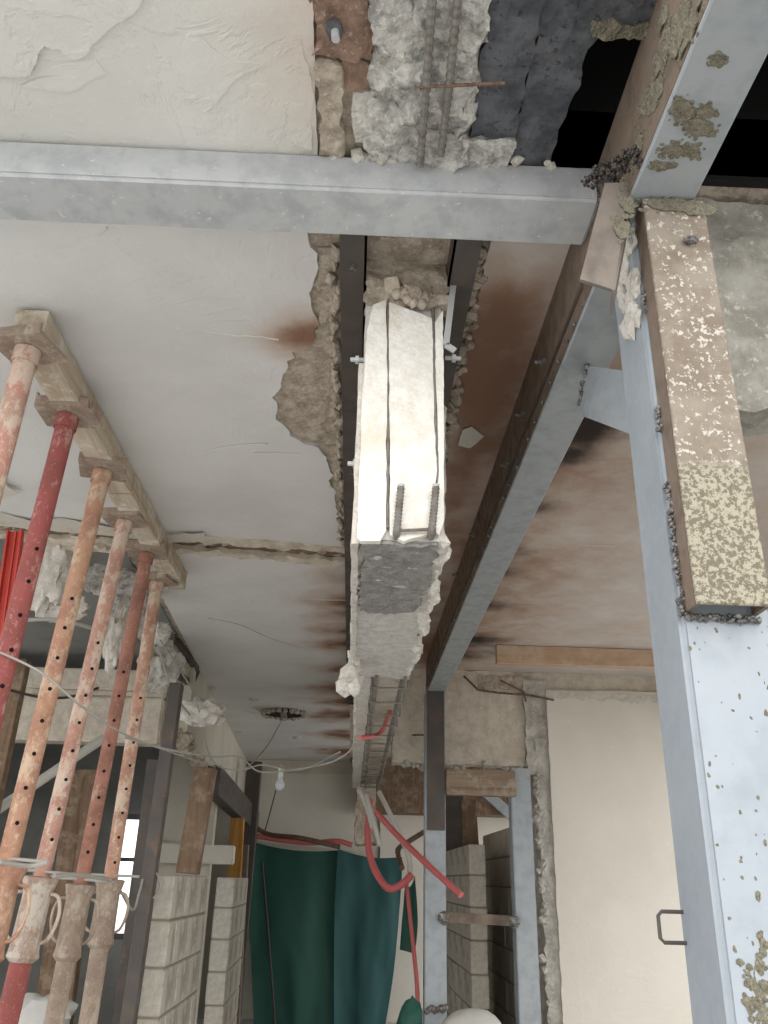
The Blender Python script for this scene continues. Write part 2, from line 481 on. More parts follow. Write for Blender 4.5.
# stains on the ceiling: rust bled from the welded channels and soot from the torch
RUST, SOOT = [], []
def stain(lst, x, y, rx, ry, k): lst.append((x, y, rx, ry, k))
for (px, py, rx, ry, k) in ((304, 338, .20, .15, 1.0), (318, 330, .14, .11, .9), (262, 340, .16, .06, .35)):
    q = P(px, py, Z=ZC); stain(RUST, q.x, q.y, rx, ry, k)
for (py, k, w) in ((578, .55, .10), (602, .8, .13), (614, .75, .12), (632, .8, .14), (645, .8, .15), (668, .7, .16), (690, .9, .2), (702, .9, .2), (716, .95, .22), (735, .9, .22), (752, .9, .25)):
    q = P(352, py, Z=ZC); stain(RUST, q.x - .06, q.y, w * 2.1, .055 * q.y, k * 1.2)
    stain(SOOT, q.x + .02, q.y, w * .8, .02 * q.y, k * .8)
for (px, py, k, r) in ((600, 432, 1.3, .20), (585, 455, 1., .16), (548, 508, .9, .15), (520, 552, .8, .15), (515, 573, 1., .14), (498, 606, 1., .2), (486, 640, 1., .25), (478, 655, .8, .25)):
    q = P(px, py, Z=ZC); stain(SOOT, q.x - .08, q.y, r, r * 0.75, k); stain(RUST, q.x, q.y, r * 2.4, r * 1.6, k * .6)
def field(lst, wob=0.35):
    def fn(p):
        t = 0.0
        for (x, y, rx, ry, k) in lst:
            dx, dy = (p[0] - x) / rx, (p[1] - y) / ry
            if abs(dx) > 2 or abs(dy) > 2: continue
            d = math.hypot(dx, dy) + wob * fbm((p[0], p[1], 0), 5, 3, 2.0)
            t = max(t, k * max(0.0, 1 - d * 0.75))
        return min(1.3, t)
    return fn
f_rust0, f_soot = field(RUST), field(SOOT)
def f_rust(p):
    t = f_rust0(p)
    if 0.18 < p[0] < 0.56 and p[1] < 7:      # the strip between the two steel lines is stained all over
        b = 0.62 + 0.30 * fbm((p[0] * 1.5, p[1] * 0.8, 1), 2.2, 3, 4.0)
        b += 0.5 * max(0, 1 - abs(p[1] - 2.25) / 0.5) * max(0, 1 - abs(p[0] - 0.36) / 0.2)
        b += 0.35 * max(0, 1 - abs(p[1] - 3.3) / 0.8) * max(0, 1 - abs(p[0] - 0.40) / 0.2)
        t = max(t, b)
    elif p[0] >= 0.56 and p[1] < 6.6:
        t = max(t, 0.42 + 0.34 * max(0, 1 - (p[0] - 0.56) / 0.9) + 0.12 * fbm((p[0], p[1], 1), 1.8, 3, 1.0))  # rust of the right bay, also deepened to offset added side daylight
    if p[0] < 0 and p[1] < 2.4 and p[0] > -0.6: t = max(t, 0.35 * max(0, 1 + p[0] / 0.45) * max(0, 1 - (p[1] - 1.6) / 0.9))
    return t
AT = {'rust': f_rust, 'soot': f_soot}

ceil = MB()
ceil.box((-4.2, 1.44, ZC + 0.014), (2.8, 12.3, ZC + 0.2))
ceil.box((-4.2, 0.98, ZC + 0.014), (0.37, 1.44, ZC + 0.2))
ceil.box((0.37, 0.98, ZC + 0.6), (2.8, 1.6, ZC + 0.75))
ceiling = tag(ceil.build('ceiling', M['concrete']), kind='structure')
vd = MB()
vd.box((0.37, 1.44, ZC + 0.0), (2.8, 1.46, ZC + 0.6)); vd.box((2.78, 0.98, ZC), (2.8, 1.6, ZC + 0.6)); vd.box((0.355, 1.0, ZC + 0.2), (0.37, 1.5, ZC + 0.6))
vd.box((0.37, 0.98, ZC + 0.5), (2.8, 1.43, ZC + 0.52))
vd.build('void_lining', M['void'], ceiling)  # lining coloured near-black so the opening reads as shade
lp = MB(); lp.rough_box((0.37, 0.98, ZC - 0.01), (2.8, 1.065, ZC + 0.6), 0.03, 0.02, 14, 3.0)
lp.build('slab_edge', M['bitumen'], ceiling, 40)
lp = MB(); lp.rough_box((0.40, 1.06, ZC - 0.018), (0.52, 1.09, ZC + 0.02), 0.008, 0.012, 30, 3.0)
lp.build('mortar_run', M['mortar'], ceiling, 50)
# A: plaster in front of the cross beam
pa = jagged([(-4.2, 0.98), (-0.128, 0.98), (-0.131, 1.43), (-4.2, 1.43)], 0.02, 0.008, 1.0, (0, 2, 3))
sheet('plaster_layer', pa, CEIL(ZC), 0.016, 0.022, M['plaster_near'], ceiling, 0.0035, 9, 3.3, AT)
# lifted skins of paint at the top left
def flake(pts, z, th, mat, lift=0.0, seed=0.0, amp=0.012):
    q = [P(x, y, Z=z) for x, y in pts]
    poly = jagged([(p.x, p.y) for p in q], 0.012, amp, seed)
    ys = [p[1] for p in poly]; y0, y1 = min(ys), max(ys)
    return sheet('paint_flake', poly, CEIL(z), th, 0.02, mat, ceiling, 0.0015, 14, seed, AT, (lambda u, v: lift * (v - y0) / max(y1 - y0, 1e-3)) if lift else None)
flake([(-30, -20), (150, -20), (140, 6), (118, 22), (92, 44), (74, 60), (60, 48), (44, 45), (30, 74), (-30, 80)], ZC - 0.004, 0.006, M['plaster_near'], 0.004, 1.7)
flake([(190, 34), (230, 60), (262, 66), (235, 80), (205, 112), (188, 100), (175, 60)], ZC - 0.002, 0.004, M['plaster_near'], 0.0015, 5.2)
flake([(96, 60), (108, 74), (70, 92), (20, 86), (40, 78), (74, 78)], ZC - 0.002, 0.004, M['plaster_near'], 0.001, 6.2)
flake([(276, 50), (300, 40), (312, 80), (312, 150), (290, 140), (262, 110)], ZC - 0.002, 0.004, M['plaster_near'], 0.001, 8.2)
# exposed hollow bricks and chiselled concrete of the cut beam
def xy(px, py, z=ZC): q = P(px, py, Z=z); return (q.x, q.y)
br = MB(); br.rough_box((-0.128, 0.97, ZC - 0.004), (-0.012, 1.17, ZC + 0.03), 0.008, 0.012, 26, 1.0, 'xXyYz')
br.build('brick', M['brick'], ceiling, 50)
br = MB(); br.rough_box((-0.124, 1.185, ZC - 0.008), (-0.075, 1.43, ZC + 0.03), 0.008, 0.011, 26, 4.0, 'xXyYz')
br.build('brick', M['concrete'], ceiling, 50)
br = MB(); br.rough_box((-0.075, 1.18, ZC + 0.000), (-0.008, 1.24, ZC + 0.03), 0.008, 0.010, 26, 8.0, 'xXyYz')
br.build('brick', M['brick'], ceiling, 50)
mo = MB(); mo.rough_box((-0.05, 1.25, ZC - 0.002), (-0.005, 1.38, ZC + 0.03), 0.008, 0.010, 14, 2.0, 'xXyYz')
mo.build('mortar_run', M['mortar_pale'], ceiling, 50)
ls = MB()
for k in range(26):
    ls.blob((random.uniform(-0.1, 0.42), random.uniform(1.40, 1.43), ZC - random.uniform(0, .012)), random.uniform(.008, .022), 1, .5, 1, k)
ls.build('mortar_crumbs', M['mortar_pale'], ceiling)
ec = MB(); ec.rough_box((-0.008, 0.97, ZC - 0.022), (0.205, 1.435, ZC + 0.03), 0.007, 0.024, 22, 11.0, 'xXyYz')
ec.build('exposed_concrete', M['concrete_grey'], ceiling, 60)
bt = MB(); bt.rough_box((0.2, 0.97, ZC - 0.012), (0.30, 1.34, ZC + 0.04), 0.012, 0.010, 16, 5.0, 'xXyYz')
bt.build('charred_slab', M['bitumen'], ceiling, 50)
bt = MB(); bt.rough_box((0.19, 1.34, ZC - 0.02), (0.30, 1.43, ZC + 0.04), 0.008, 0.014, 22, 6.0, 'xXyYz')
bt.build('patch_mortar', M['concrete_grey'], ceiling, 50)
bt = MB(); bt.rough_box((0.30, 0.97, ZC - 0.004), (0.40, 1.43, ZC + 0.04), 0.012, 0.011, 16, 7.5, 'xXyYz', lambda p, d: d + V((0.018 - .06 * (p.y - 1.0) if p.x > .38 else 0, 0, 0)))
bt.build('charred_slab', M['bitumen'], ceiling, 50)
def ribbed(pts, r, mat, parent, name='rebar', pitch=0.012, seg=8):
    pts = [V(p) for p in pts]
    L = sum((pts[i + 1] - pts[i]).length for i in range(len(pts) - 1)); n = max(4, int(L / (pitch / 2)))
    out = []; acc = 0
    lens = [(pts[i + 1] - pts[i]).length for i in range(len(pts) - 1)]
    for k in range(n + 1):
        s = L * k / n; i = 0
        while i < len(lens) - 1 and s > lens[i]: s -= lens[i]; i += 1
        out.append(pts[i].lerp(pts[i + 1], min(1, s / lens[i])))
    m = MB(); m.tube(out, r, seg, True, lambda i, n_: r * (1.12 if i % 2 else 0.86))
    return m.build(name, mat, parent, None)
for a, b in (((433, 0), (420, 165)), ((459, 0), (441, 155))):
    ribbed([P(a[0] , a[1] - 12, Z=ZC - 0.045), P((a[0] + b[0]) / 2, (a[1] + b[1]) / 2, Z=ZC - 0.05), P(b[0], b[1], Z=ZC - 0.040)], 0.0085, M['rebar'], ceiling, pitch=.018)
ribbed([P(420, 87, Z=ZC - 0.056), P(505, 83, Z=ZC - 0.055)], 0.0035, M['rebar_rust'], ceiling)
sc_ = MB(); c0 = P(334, 34, Z=ZC - 0.02); sc_.tube([c0 + V((0, 0, .03)), c0 + V((0.004, -.004, -.02))], 0.008, 10); sc_.build('pipe_end', M['zinc'], ceiling)
sc_ = MB(); sc_.blob(c0 + V((0.0, 0.0, .012)), 0.02, 1, .3, 1, 2.2, (1, 1.3, .6)); sc_.build('burnt_patch', M['bitumen'], ceiling)

# B: plaster beyond the cross beam, with the bay where it has come off beside the channel
right = [(308, 240), (318, 268), (312, 300), (320, 325), (312, 345), (292, 352), (288, 366), (272, 398), (276, 420), (290, 436), (318, 448), (330, 470), (335, 500), (340, 535), (343, 548)]
rb = [xy(*q) for q in right]
front = lambda x: 3.90 + 0.13 * x
pb = [(-4.2, 1.45), (rb[0][0], 1.45)] + rb + [(-0.06, front(-0.06)), (-0.6, front(-0.6)), (-1.2, front(-1.2)), (-2.4, front(-2.4)), (-4.2, front(-4.2))]
nb = len(pb)
pb = jagged(pb, 0.025, 0.03, 2.2, (0, 1, nb - 1, nb - 2))
def sag(u, v):
    return 0.006 * noise.noise(V((u * 1.4, v * 1.1, 3)))
sheet('plaster_layer', pb, CEIL(ZC), 0.016, 0.035, M['plaster'], ceiling, 0.003, 5, 1.1, AT, sag)
# render coat left in the bay
pr = jagged([xy(318, 250), xy(342, 250), xy(346, 420), xy(350, 545), xy(338, 540), xy(330, 450), xy(280, 425), xy(268, 396), xy(292, 345), xy(318, 330)], 0.015, 0.012, 9.0)
sheet('render_coat', pr, CEIL(ZC + 0.007), 0.012, 0.014, M['concrete'], ceiling, 0.006, 26, 4.4)
cr = MB()
for k in range(46):
    t = k / 46; y = 1.75 + 2.1 * t
    cr.blob((-0.098 + random.uniform(-.014, .012) , y, ZC - random.uniform(-.006, .010)), random.uniform(.012, .028), 1, .55, 1, k * 1.3, (.7, 1.5, .7))
cr.build('broken_edge', M['concrete'], ceiling)
# C: far left bay, beyond the slot of the pulled-down wall
pc = [(-1.14, front(-1.14) + 0.2), (-0.6, front(-.6) + 0.2), (-0.06, front(-.06) + 0.2), (-0.06, 12.1), (left_line(12.1), 12.1), (left_line(8), 8.0), (left_line(5), 5.0)]
pc = jagged(pc, 0.03, 0.03, 3.1, (2, 3, 4, 5))
sheet('plaster_layer', pc, CEIL(ZC), 0.016, 0.06, M['plaster'], ceiling, 0.003, 4, 6.1, AT, lambda u, v: 0.012 * noise.noise(V((u * 1.2, v * .8, 5))))
# D and E: either side of the long steel beam
pd = jagged([(0.3, 1.45), (0.62, 1.45), (0.62, 6.4), (0.3, 6.4)], 0.02, 0.035, 8.1, (0, 1, 2))
sheet('plaster_layer', pd, CEIL(ZC), 0.012, 0.03, M['plaster'], ceiling, 0.002, 6, 7.1, AT)
pe = [(0.6, 1.62), (2.75, 1.62), (2.75, 6.4), (0.6, 6.4)]
sheet('plaster_layer', jagged(pe, .05, 0, 0), CEIL(ZC), 0.012, 0.05, M['plaster'], ceiling, 0.003, 3, 8.8, AT)
# left room soffit, unplastered and dark grey
sheet('dark_soffit', jagged([(-4.1, front(-4.1) + .2), (-1.2, front(-1.2) + .2), (left_line(5) - .04, 5.0), (left_line(9) - .04, 9.0), (-4.1, 9.0)], .06, 0.02, 1.), CEIL(ZC), 0.012, 0.09, M['plaster_dark'], ceiling, 0.004, 4, 5.5)
# crumbling lips of the slot
for side in (0, 1):
    sl = MB()
    y0 = 3.865 if side == 0 else 4.045
    sl.rough_box((-2.6, y0, ZC - 0.012), (-0.06, y0 + 0.075, ZC + 0.02), 0.022, 0.022, 16, 2.0 + side, 'xXyYz', lambda p, d: d * .8 + V((0, 0.13 * p.x, 0)))
    sl.build('slot_edge', M['concrete_lintel'], ceiling, 50)
sl = MB(); sl.rough_box((-2.4, 3.52, ZC + 0.0125), (-0.06, 4.14, ZC + 0.03), 0.03, 0.012, 20, 3, 'z')
sl.build('slot_bed', M['timber_post'], ceiling)
# peeling skins around the props
flake([(0, 512), (30, 520), (60, 518), (100, 524), (150, 534), (205, 531), (206, 536), (170, 539), (100, 532), (0, 524)], ZC - 0.006, 0.004, M['paint_chip'], 0.02, 3.3)
flake([(0, 476), (8, 484), (20, 489), (4, 493), (-8, 490)], ZC - 0.012, 0.003, M['paint_chip'], 0.03, 4.3, 0.004)
flake([(462, 430), (472, 427), (484, 436), (470, 447), (458, 444)], ZC - 0.006, 0.004, M['paint_chip'], 0.005, 5.3, 0.006)
# fine cracks, as thin raised lips of paint
def lip(pts, r=0.003):
    c = curve_pts([P(x, y, Z=ZC - 0.002) for x, y in pts], 6)
    c = [p + V((fbm(p, 30, 2) * .008, fbm(p, 34, 2, 3) * .008, 0)) for p in c]
    m = MB(); m.tube(c, r, 5); m.build('crack_lip', M['plaster_near'], ceiling)
for l in ([(196, 330), (222, 334), (250, 336), (280, 340)], [(203, 452), (232, 446), (268, 444)], [(255, 453), (300, 454)],
          [(207, 618), (240, 625), (275, 640), (330, 655)], [(262, 588), (300, 598), (345, 600)], [(586, 545), (616, 546)], [(100, 236), (108, 228)], [(190, 575), (230, 570), (290, 575)]):
    lip(l)

# ------------------------------------------------------------------ walls
wr = MB(); wr.box((2.75, 1.0, ZF), (2.95, 3.4, ZC + 0.6)); wr.box((2.75, 3.4, ZF), (2.95, 4.0, ZC + 0.6)); wr.box((2.75, 4.0, 1.15), (2.95, 7.0, ZC + 0.6)); wr.box((2.75, 6.25, ZF), (2.95, 7.0, 1.15)); wr.box((2.75, 7.0, 1.2), (2.95, 12.3, ZC + 0.6))  # openings in this unseen wall are invented to let daylight in
tag(wr.build('wall_right', M['plaster_dull']), kind='structure')
wf = MB(); wf.box((-2.0, 12.1, ZF), (2.8, 12.3, ZC))
wall_far = tag(wf.build('wall_far', M['plaster_dull']), kind='structure')
wlz = MB(); wlz.box((-4.2, 5.9, ZF), (-4.0, 9.0, ZC)); wlz.box((-4.2, 1.0, 1.38), (-4.0, 5.9, ZC)); wlz.box((-2.0, 9.2, ZF), (-1.85, 12.3, ZC)); wlz.box((-4.2, 1.0, ZF), (-4.0, 1.3, 1.2)); wlz.box((-4.2, 9.0, ZF), (left_line(9) - .05, 9.2, ZC))  # unseen outer side left open towards the front, added to let daylight in
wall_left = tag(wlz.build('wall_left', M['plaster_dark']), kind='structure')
# downstand of the left wall, its lower edge broken off
Y0, Y1 = 6.35, 12.1
poly = [(Y0, ZC)] + [(Y0 + (Y1 - Y0) * t, 0.96 + 0.05 * fbm((t * 3, 0, 0), 2.3, 3) - .10 * t) for t in [k / 24 for k in range(25)]] + [(Y1, ZC)]
dv = V((-0.045, 1, 0))
m = MB(); m.prism([V((left_line(a), a, b)) for a, b in poly], (-0.14, 0, 0))
m.build('downstand', M['plaster_dull'], wall_left)
m = MB()
for k in range(40):
    y = Y0 + 2.6 * random.random() ** 1.5
    m.blob((left_line(y) - random.uniform(.0, .13), y, 0.95 - random.uniform(-.02, .06)), random.uniform(.02, .06), 1, .6, 1, k)
m.build('broken_edge', M['concrete'], wall_left)
# wall at the back of the right bay: lintel, pier, plastered panel
YB = 6.4
wb = MB()
wb.rough_box((0.28, YB, 0.80), (1.6, YB + 0.2, ZC), 0.035, 0.012, 9, 2.0)
wall_back = tag(wb.build('wall_back', M['concrete_lintel'], None, 40), kind='structure')
XP = P(555, 880, Y=YB - .045).x; XQ = P(541, 880, Y=YB).x
pier = MB()
pier.rough_box((XQ, YB - 0.02, ZF), (XP + .06, YB + 0.2, 1.0), 0.04, 0.022, 12, 4.0)
pier.rough_box((XQ - .07, YB - 0.025, 0.74), (XP + .02, YB + 0.2, 1.44), 0.03, 0.018, 12, 5.0)
pier.build('broken_pier', M['concrete_dim'], wall_back, 40)
pw = [(XP, ZF), (2.75, ZF), (2.75, 1.37), (XP + .01, 1.36)]
pw = jagged(pw, 0.03, 0.010, 2.0, (0, 1))
sheet('plaster_panel', pw, WALLY(YB - 0.045), 0.05, 0.07, M['plaster_wall'], wall_back, 0.002, 3, 1)
pt_ = jagged([(XP + .02, 1.29), (2.75, 1.29), (2.75, 1.35), (XP + .02, 1.35)], 0.025, 0.035, 6.0, (1,))
sheet('peeling_band', pt_, WALLY(YB - 0.052), 0.008, 0.02, M['mortar_pale'], wall_back, 0.003, 20, 4)
bm_ = MB(); bm_.box((1.5, YB, 1.3), (2.8, YB + .2, ZC)); bm_.box((XP + .04, YB, ZF), (2.8, YB + .2, 1.35))
bm_.build('beam_soffit', M['concrete_lintel'], wall_back)
rs = MB(); rs.rough_box((0.93, YB - 0.012, 1.36), (1.34, YB + 0.05, 1.47), 0.02, 0.012, 20, 3)
rs.build('rebate', M['concrete'], wall_back, 40)
ribbed([P(464, 676, Y=YB - .03), P(478, 690, Y=YB - .05), P(500, 693, Y=YB - .04), P(528, 695, Y=YB - .04), P(554, 700, Y=YB - .05)], 0.008, M['rebar_rust'], wall_back, pitch=.03)
ribbed([P(500, 680, Y=YB - .03), P(524, 692, Y=YB - .04), P(526, 702, Y=YB - .03)], 0.006, M['rebar_rust'], wall_back, pitch=.03)
ribbed([P(412, 735, Y=YB - .02), P(436, 735, Y=YB - .02)], 0.006, M['rebar_rust'], wall_back, pitch=.03)
mm = MB()
for k in range(60):
    z = random.uniform(-1.2, .75); mm.blob((XQ + .005 + random.uniform(-.02, .02), YB - .01, z), random.uniform(.012, .035), 1, .6, 1, k)
for k in range(40):
    mm.blob((random.uniform(.3, 1.5), YB - .005 + random.uniform(0, .15), .80 + random.uniform(-.02, .012)), random.uniform(.012, .03), 1, .6, 1, k)
mm.build('crumbled_edge', M['concrete_dim'], wall_back)
# dark beam across the far bay, over the cream far wall
db = MB(); db.box((0.1, 11.6, 0.82), (2.7, 12.1, ZC))
db.build('dark_beam', M['timber_post'], wall_far)
fp = jagged([P(258, 772, Y=12.08).xz[:] if False else (P(258, 772, Y=12.08).x, P(258, 772, Y=12.08).z), (P(357, 775, Y=12.08).x, P(357, 775, Y=12.08).z), (P(357, 852, Y=12.08).x, P(357, 852, Y=12.08).z), (P(258, 842, Y=12.08).x, P(258, 842, Y=12.08).z)], .05, .02, 4.)
sheet('plaster_panel', fp, WALLY(12.07), 0.03, 0.1, M['plaster_wall'], wall_far, 0.002, 3, 2)
fr = jagged([(P(380, 783, Y=12.05).x, P(380, 783, Y=12.05).z), (P(560, 783, Y=12.05).x, P(560, 783, Y=12.05).z), (P(560, 1024, Y=12.05).x, ZF), (P(380, 1024, Y=12.05).x, ZF)], .06, .01, 4., (1, 2))
sheet('plaster_panel', fr, WALLY(12.05), 0.03, 0.12, M['plaster_wall'], wall_far, 0.002, 3, 2)
# cross beam of broken concrete to the right of the column
rcb = MB(); rcb.rough_box((0.60, 1.50, 0.93), (2.74, 1.62, ZC - .01), 0.02, 0.022, 11, 6.0)
tag(rcb.build('concrete_crossbeam', M['concrete_smoky'], None, 40), 'rough grey concrete beam with chipped bottom edge, right behind the big steel column', 'beam')

# beam of the left room, seen behind the props
lb = MB(); yl = 6.2
lb.box((-3.99, yl, 0.86), (-1.40, yl + 0.2, 1.18)); lb.box((-3.99, yl + 0.03, 1.18), (-1.40, yl + 0.2, 1.23)); lb.box((-3.99, yl - 0.01, 1.23), (-1.40, yl + 0.2, 1.38))
o = tag(lb.build('concrete_lintel', M['concrete_lintel'], None, None, 0.012), 'beige concrete lintel with a groove, spanning the left room behind the props', 'lintel')

# ================================================================== THE CUT CONCRETE BEAM
XB0, XB1, YE, ZU = -0.012, 0.186, 1.80, 0.721
cbm = empty('concrete_beam', (0.09, YE, ZU), 'white-faced concrete beam cut off in mid air, ragged right edge, rebar showing', 'beam')
bx = MB()
def jit(p, d):
    # leave the end face nearly flat, break the right-hand side away to steps
    k = 1.0
    if p.y < YE + 0.02: k = 0.25
    if p.x < XB0 + .02: k = 0.3
    d = d * k
    if p.x > XB1 - 0.01 and p.y > YE + .03 and p.z < 1.1:
        d.x += 0.004 + 0.012 * (1 if noise.noise(V((p.y * 7, p.z * 3, 1))) > 0 else -0.2)
    return d
bx.rough_box((XB0, YE, ZU), (XB1, 3.25, ZC + 0.01), 0.018, 0.008, 16, 3.0, 'xXyYz', jit)
bx.build('core', M['concrete_under'], cbm, 50)
M['raked_dark'] = m_rough('raked_mortar_dark', rgb(160, 156, 151), rgb(132, 129, 125), rgb(182, 177, 170), s=30, bumpk=0.9)
sheet('raked_mortar', jagged([(XB0 + .012, YE + .004), (XB1 - .012, YE + .004), (XB1 - .006, 2.1), (XB1 - .03, 2.32), (.10, 2.36), (XB0 + .012, 2.34)], .012, .02, 3.), CEIL(ZU - .010), .012, .010, M['raked_dark'], cbm, .008, 34, 2.)
# painted end face, in three strips parted by the two bar chases
def face(pts, mat, th, name, seed, yy, amp=0.004, disp=0.002):
    q = [P(x, y, Y=yy) for x, y in pts]
    return sheet(name, jagged([(p.x, p.z) for p in q], 0.014, amp, seed), WALLY(yy), th, 0.016, mat, cbm, disp, 18, seed)
yf = YE - 0.016
face([(373, 305), (386, 300), (387, 340), (387, 400), (386, 530), (380, 541), (361, 541), (357, 538), (359, 480), (362, 400), (367, 330)], M['concrete_white'], .02, 'white_render', 1.1, yf)
face([(389, 302), (432, 318), (434, 400), (437, 470), (430, 533), (404, 541), (390, 534), (389.5, 420)], M['concrete_white'], .02, 'white_render', 2.1, yf)
face([(435, 322), (443, 310), (444, 420), (444, 520), (439, 535), (434, 530), (439, 470), (437, 400)], M['concrete_white'], .02, 'white_render', 3.1, yf)
for pts in ([(388, 296), (388, 400), (387.5, 528)], [(433, 300), (435, 400), (438, 488)]):
    m = MB(); m.tube(curve_pts([P(x, y, Y=yf + .006) for x, y in pts], 6), 0.0045, 8); m.build('rebar', M['rebar'], cbm, 60)
# burnt, crumbling head of the beam
hb = MB(); hb.rough_box((-0.015, YE - 0.018, 1.375), (0.20, YE + .03, ZC + 0.03), 0.011, 0.014, 22, 7.0)
hb.build('crumbled_head', M['concrete'], cbm, 50)
hb = MB(); c = P(408, 290, Y=YE - .03)
for k in range(14): hb.blob(c + V((random.uniform(-.045, .045), random.uniform(-.012, .012), random.uniform(-.045, .02))), random.uniform(.014, .03), 1, .6, 1, k)
hb.build('burnt_lump', M['concrete'], cbm, 60)
# bent-up bar ends
for px in (398, 433):
    a, b = P(px + 3, 487, Y=yf - 0.028), P(px - 1, 530, Y=yf - 0.02)
    ribbed([a, b, b + V((0, .03, -.004))], 0.0088, M['rebar'], cbm, 'bar_end', 0.0085, 10)
    m = MB(); m.tube([a, a + V((0, -.0005, .006))], 0.0085, 10); m.build('bar_cap', M['zinc'], cbm)
m = MB(); m.tube([P(394, 531, Y=yf - .012), P(436, 529, Y=yf - .012)], 0.004, 8); m.build('stirrup', M['rebar'], cbm)
# left and right ragged lips
m = MB()
for k in range(60):
    y = YE + 0.02 + 1.42 * k / 60
    m.blob((XB1 + 0.002 + .014 * noise.noise(V((y * 6, 2, 1))) + 0.01 * min(1, (y - YE) * 2), y, ZU + random.uniform(.0, .05)), random.uniform(.012, .026), 1, .6, 1, k, (1, 1.2, 1.1))
m.build('ragged_edge', M['mortar_pale'], cbm)
m = MB(); m.rough_box((XB0 - 0.012, YE, ZU - 0.01), (XB0 + 0.004, 3.3, 1.2), 0.03, 0.006, 12, 2.0)
m.build('side_render', M['mortar_pale'], cbm, 40)
m = MB()
for k in range(12): m.blob(P(353, 655 + k * 3, Y=2.9) + V((random.uniform(-.03, .01), random.uniform(0, .1), 0)), random.uniform(.02, .045), 1, .6, 1, k)
m.build('ragged_edge', M['mortar_pale'], cbm)
m = MB()
for k in range(34): m.blob((random.uniform(XB0 + .02, XB1 - .02), YE + random.uniform(.05, .5), ZU - .001), random.uniform(.008, .018), 1, .6, 1, k, (2.4, 1, .5))
m.build('raked_ridges', M['concrete_under'], cbm)
# remnant beyond, with its reinforcement hanging bare
m = MB(); m.rough_box((0.0, 3.25, 0.80), (0.205, 7.7, ZC), 0.05, 0.022, 8, 8.0, 'xXyYz')
m.build('rear_core', M['concrete_lintel'], cbm, 45)
m = MB(); m.rough_box((-0.005, 3.28, 0.74), (0.055, 7.7, 0.82), 0.04, 0.012, 10, 8.6)
m.build('rear_lip', M['mortar_pale'], cbm, 45)
for x in (0.075, 0.185):
    for zz in (0.72, 0.77):
        ribbed([(x, 3.2, zz), (x + .01, 5.2, zz - .01), (x + .03, 7.75, zz)], 0.008, M['rebar'], cbm, pitch=.05, seg=6)
for k in range(15):
    y = 3.35 + .3 * k
    m = MB(); q = .008 * math.sin(k * 2.3)
    m.tube([(0.06, y, 0.83), (0.06, y + q, 0.705), (0.205, y - q, 0.705), (0.205, y, 0.83)], 0.0055, 6); m.build('stirrup', M['rebar'], cbm)
for (px, py, dx) in ((362, 360, -1), (449, 358, 1), (360, 464, -1)):
    q = P(px, py, Y=YE + .02)
    m = MB(); m.tube([q - V((dx * .01, 0, 0)), q + V((dx * .030, 0, 0))], 0.006, 8); m.tube([q + V((dx * .008, 0, 0)), q + V((dx * .017, 0, 0))], 0.0115, 6)
    m.build('bolt', M['zinc'], cbm)
m = MB(); q = [P(459, 246, Y=1.79), P(452, 295, Y=1.78), P(446, 345, Y=1.78), P(455, 351, Y=1.78)]
for a, b in zip(q, q[1:]): m.bar(a, b, .016, .006, (0, 1, 0))
m.build('flat_strap', M['zinc'], cbm)

# steel channels either side of the beam
def channel(name, x0, x1, z0, y0, y1, side, label, bolts):
    t = empty(name, ((x0 + x1) / 2, y0, z0), label, 'channel')
    wx = x1 if side < 0 else x0; s = -side
    m = MB(); m.box((min(wx, wx + side * .006), y0, z0), (max(wx, wx + side * .006), y1, ZC + .012)); m.build('web', M['steel_dark'], t)
    m = MB(); m.box((x0, y0, z0), (x1, y1, z0 + .007)); m.build('flange', M['steel_dark'], t)
    for y in bolts:
        m = MB(); m.tube([((x0 + x1) / 2, y, z0 + .01), ((x0 + x1) / 2, y, z0 - .012)], 0.009, 6); m.build('bolt', M['weld'], t)
    return t
channel('steel_channel', -0.082, -0.014, 1.44, 1.58, 7.6, -1, 'black steel channel on the ceiling along the left side of the cut beam', [1.72, 2.9, 3.9, 5])
channel('steel_channel', 0.20, 0.268, 1.44, 1.58, 6.3, 1, 'black rusty steel channel on the ceiling along the right side of the cut beam', [2.3, 3.4])
m = MB()
for k in range(70):
    y = 1.7 + 1.7 * k / 70
    m.blob((0.285 + random.uniform(-.012, .02), y, ZC - random.uniform(-.006, .012)), random.uniform(.012, .026), 1, .6, 1, k * .7)
m.build('broken_edge', M['concrete'], ceiling)

# ================================================================== STEELWORK
def weld(pts, r, parent, n=24, mat='weld', j=0.4):
    c = curve_pts(pts, 6); m = MB()
    for k in range(n):
        t = k / (n - 1) * (len(c) - 1); i = min(int(t), len(c) - 2)
        p = c[i].lerp(c[i + 1], t - i)
        m.blob(p + V((random.uniform(-1, 1), random.uniform(-1, 1), random.uniform(-1, 1))) * r * j, r * random.uniform(.7, 1.3), 1, .4, 1, k)
    return m.build('weld_bead', M[mat], parent, 60)

# cross beam (hollow section)
t = empty('steel_crossbeam', (-0.3, 1.5, 1.403), 'grey hollow steel beam running level across the ceiling, bright front and scuffed underside', 'beam')
m = MB(); m.box((-1.6, 1.417, 1.398), (0.505, 1.567, ZC)); m.build('hollow_section', M['steel_cross'], t, 30, 0.008, 3)
weld([(0.505, 1.42, ZC - .01), (0.507, 1.42, 1.45), (0.505, 1.43, 1.40)], .007, t, 22, 'weld', .8)

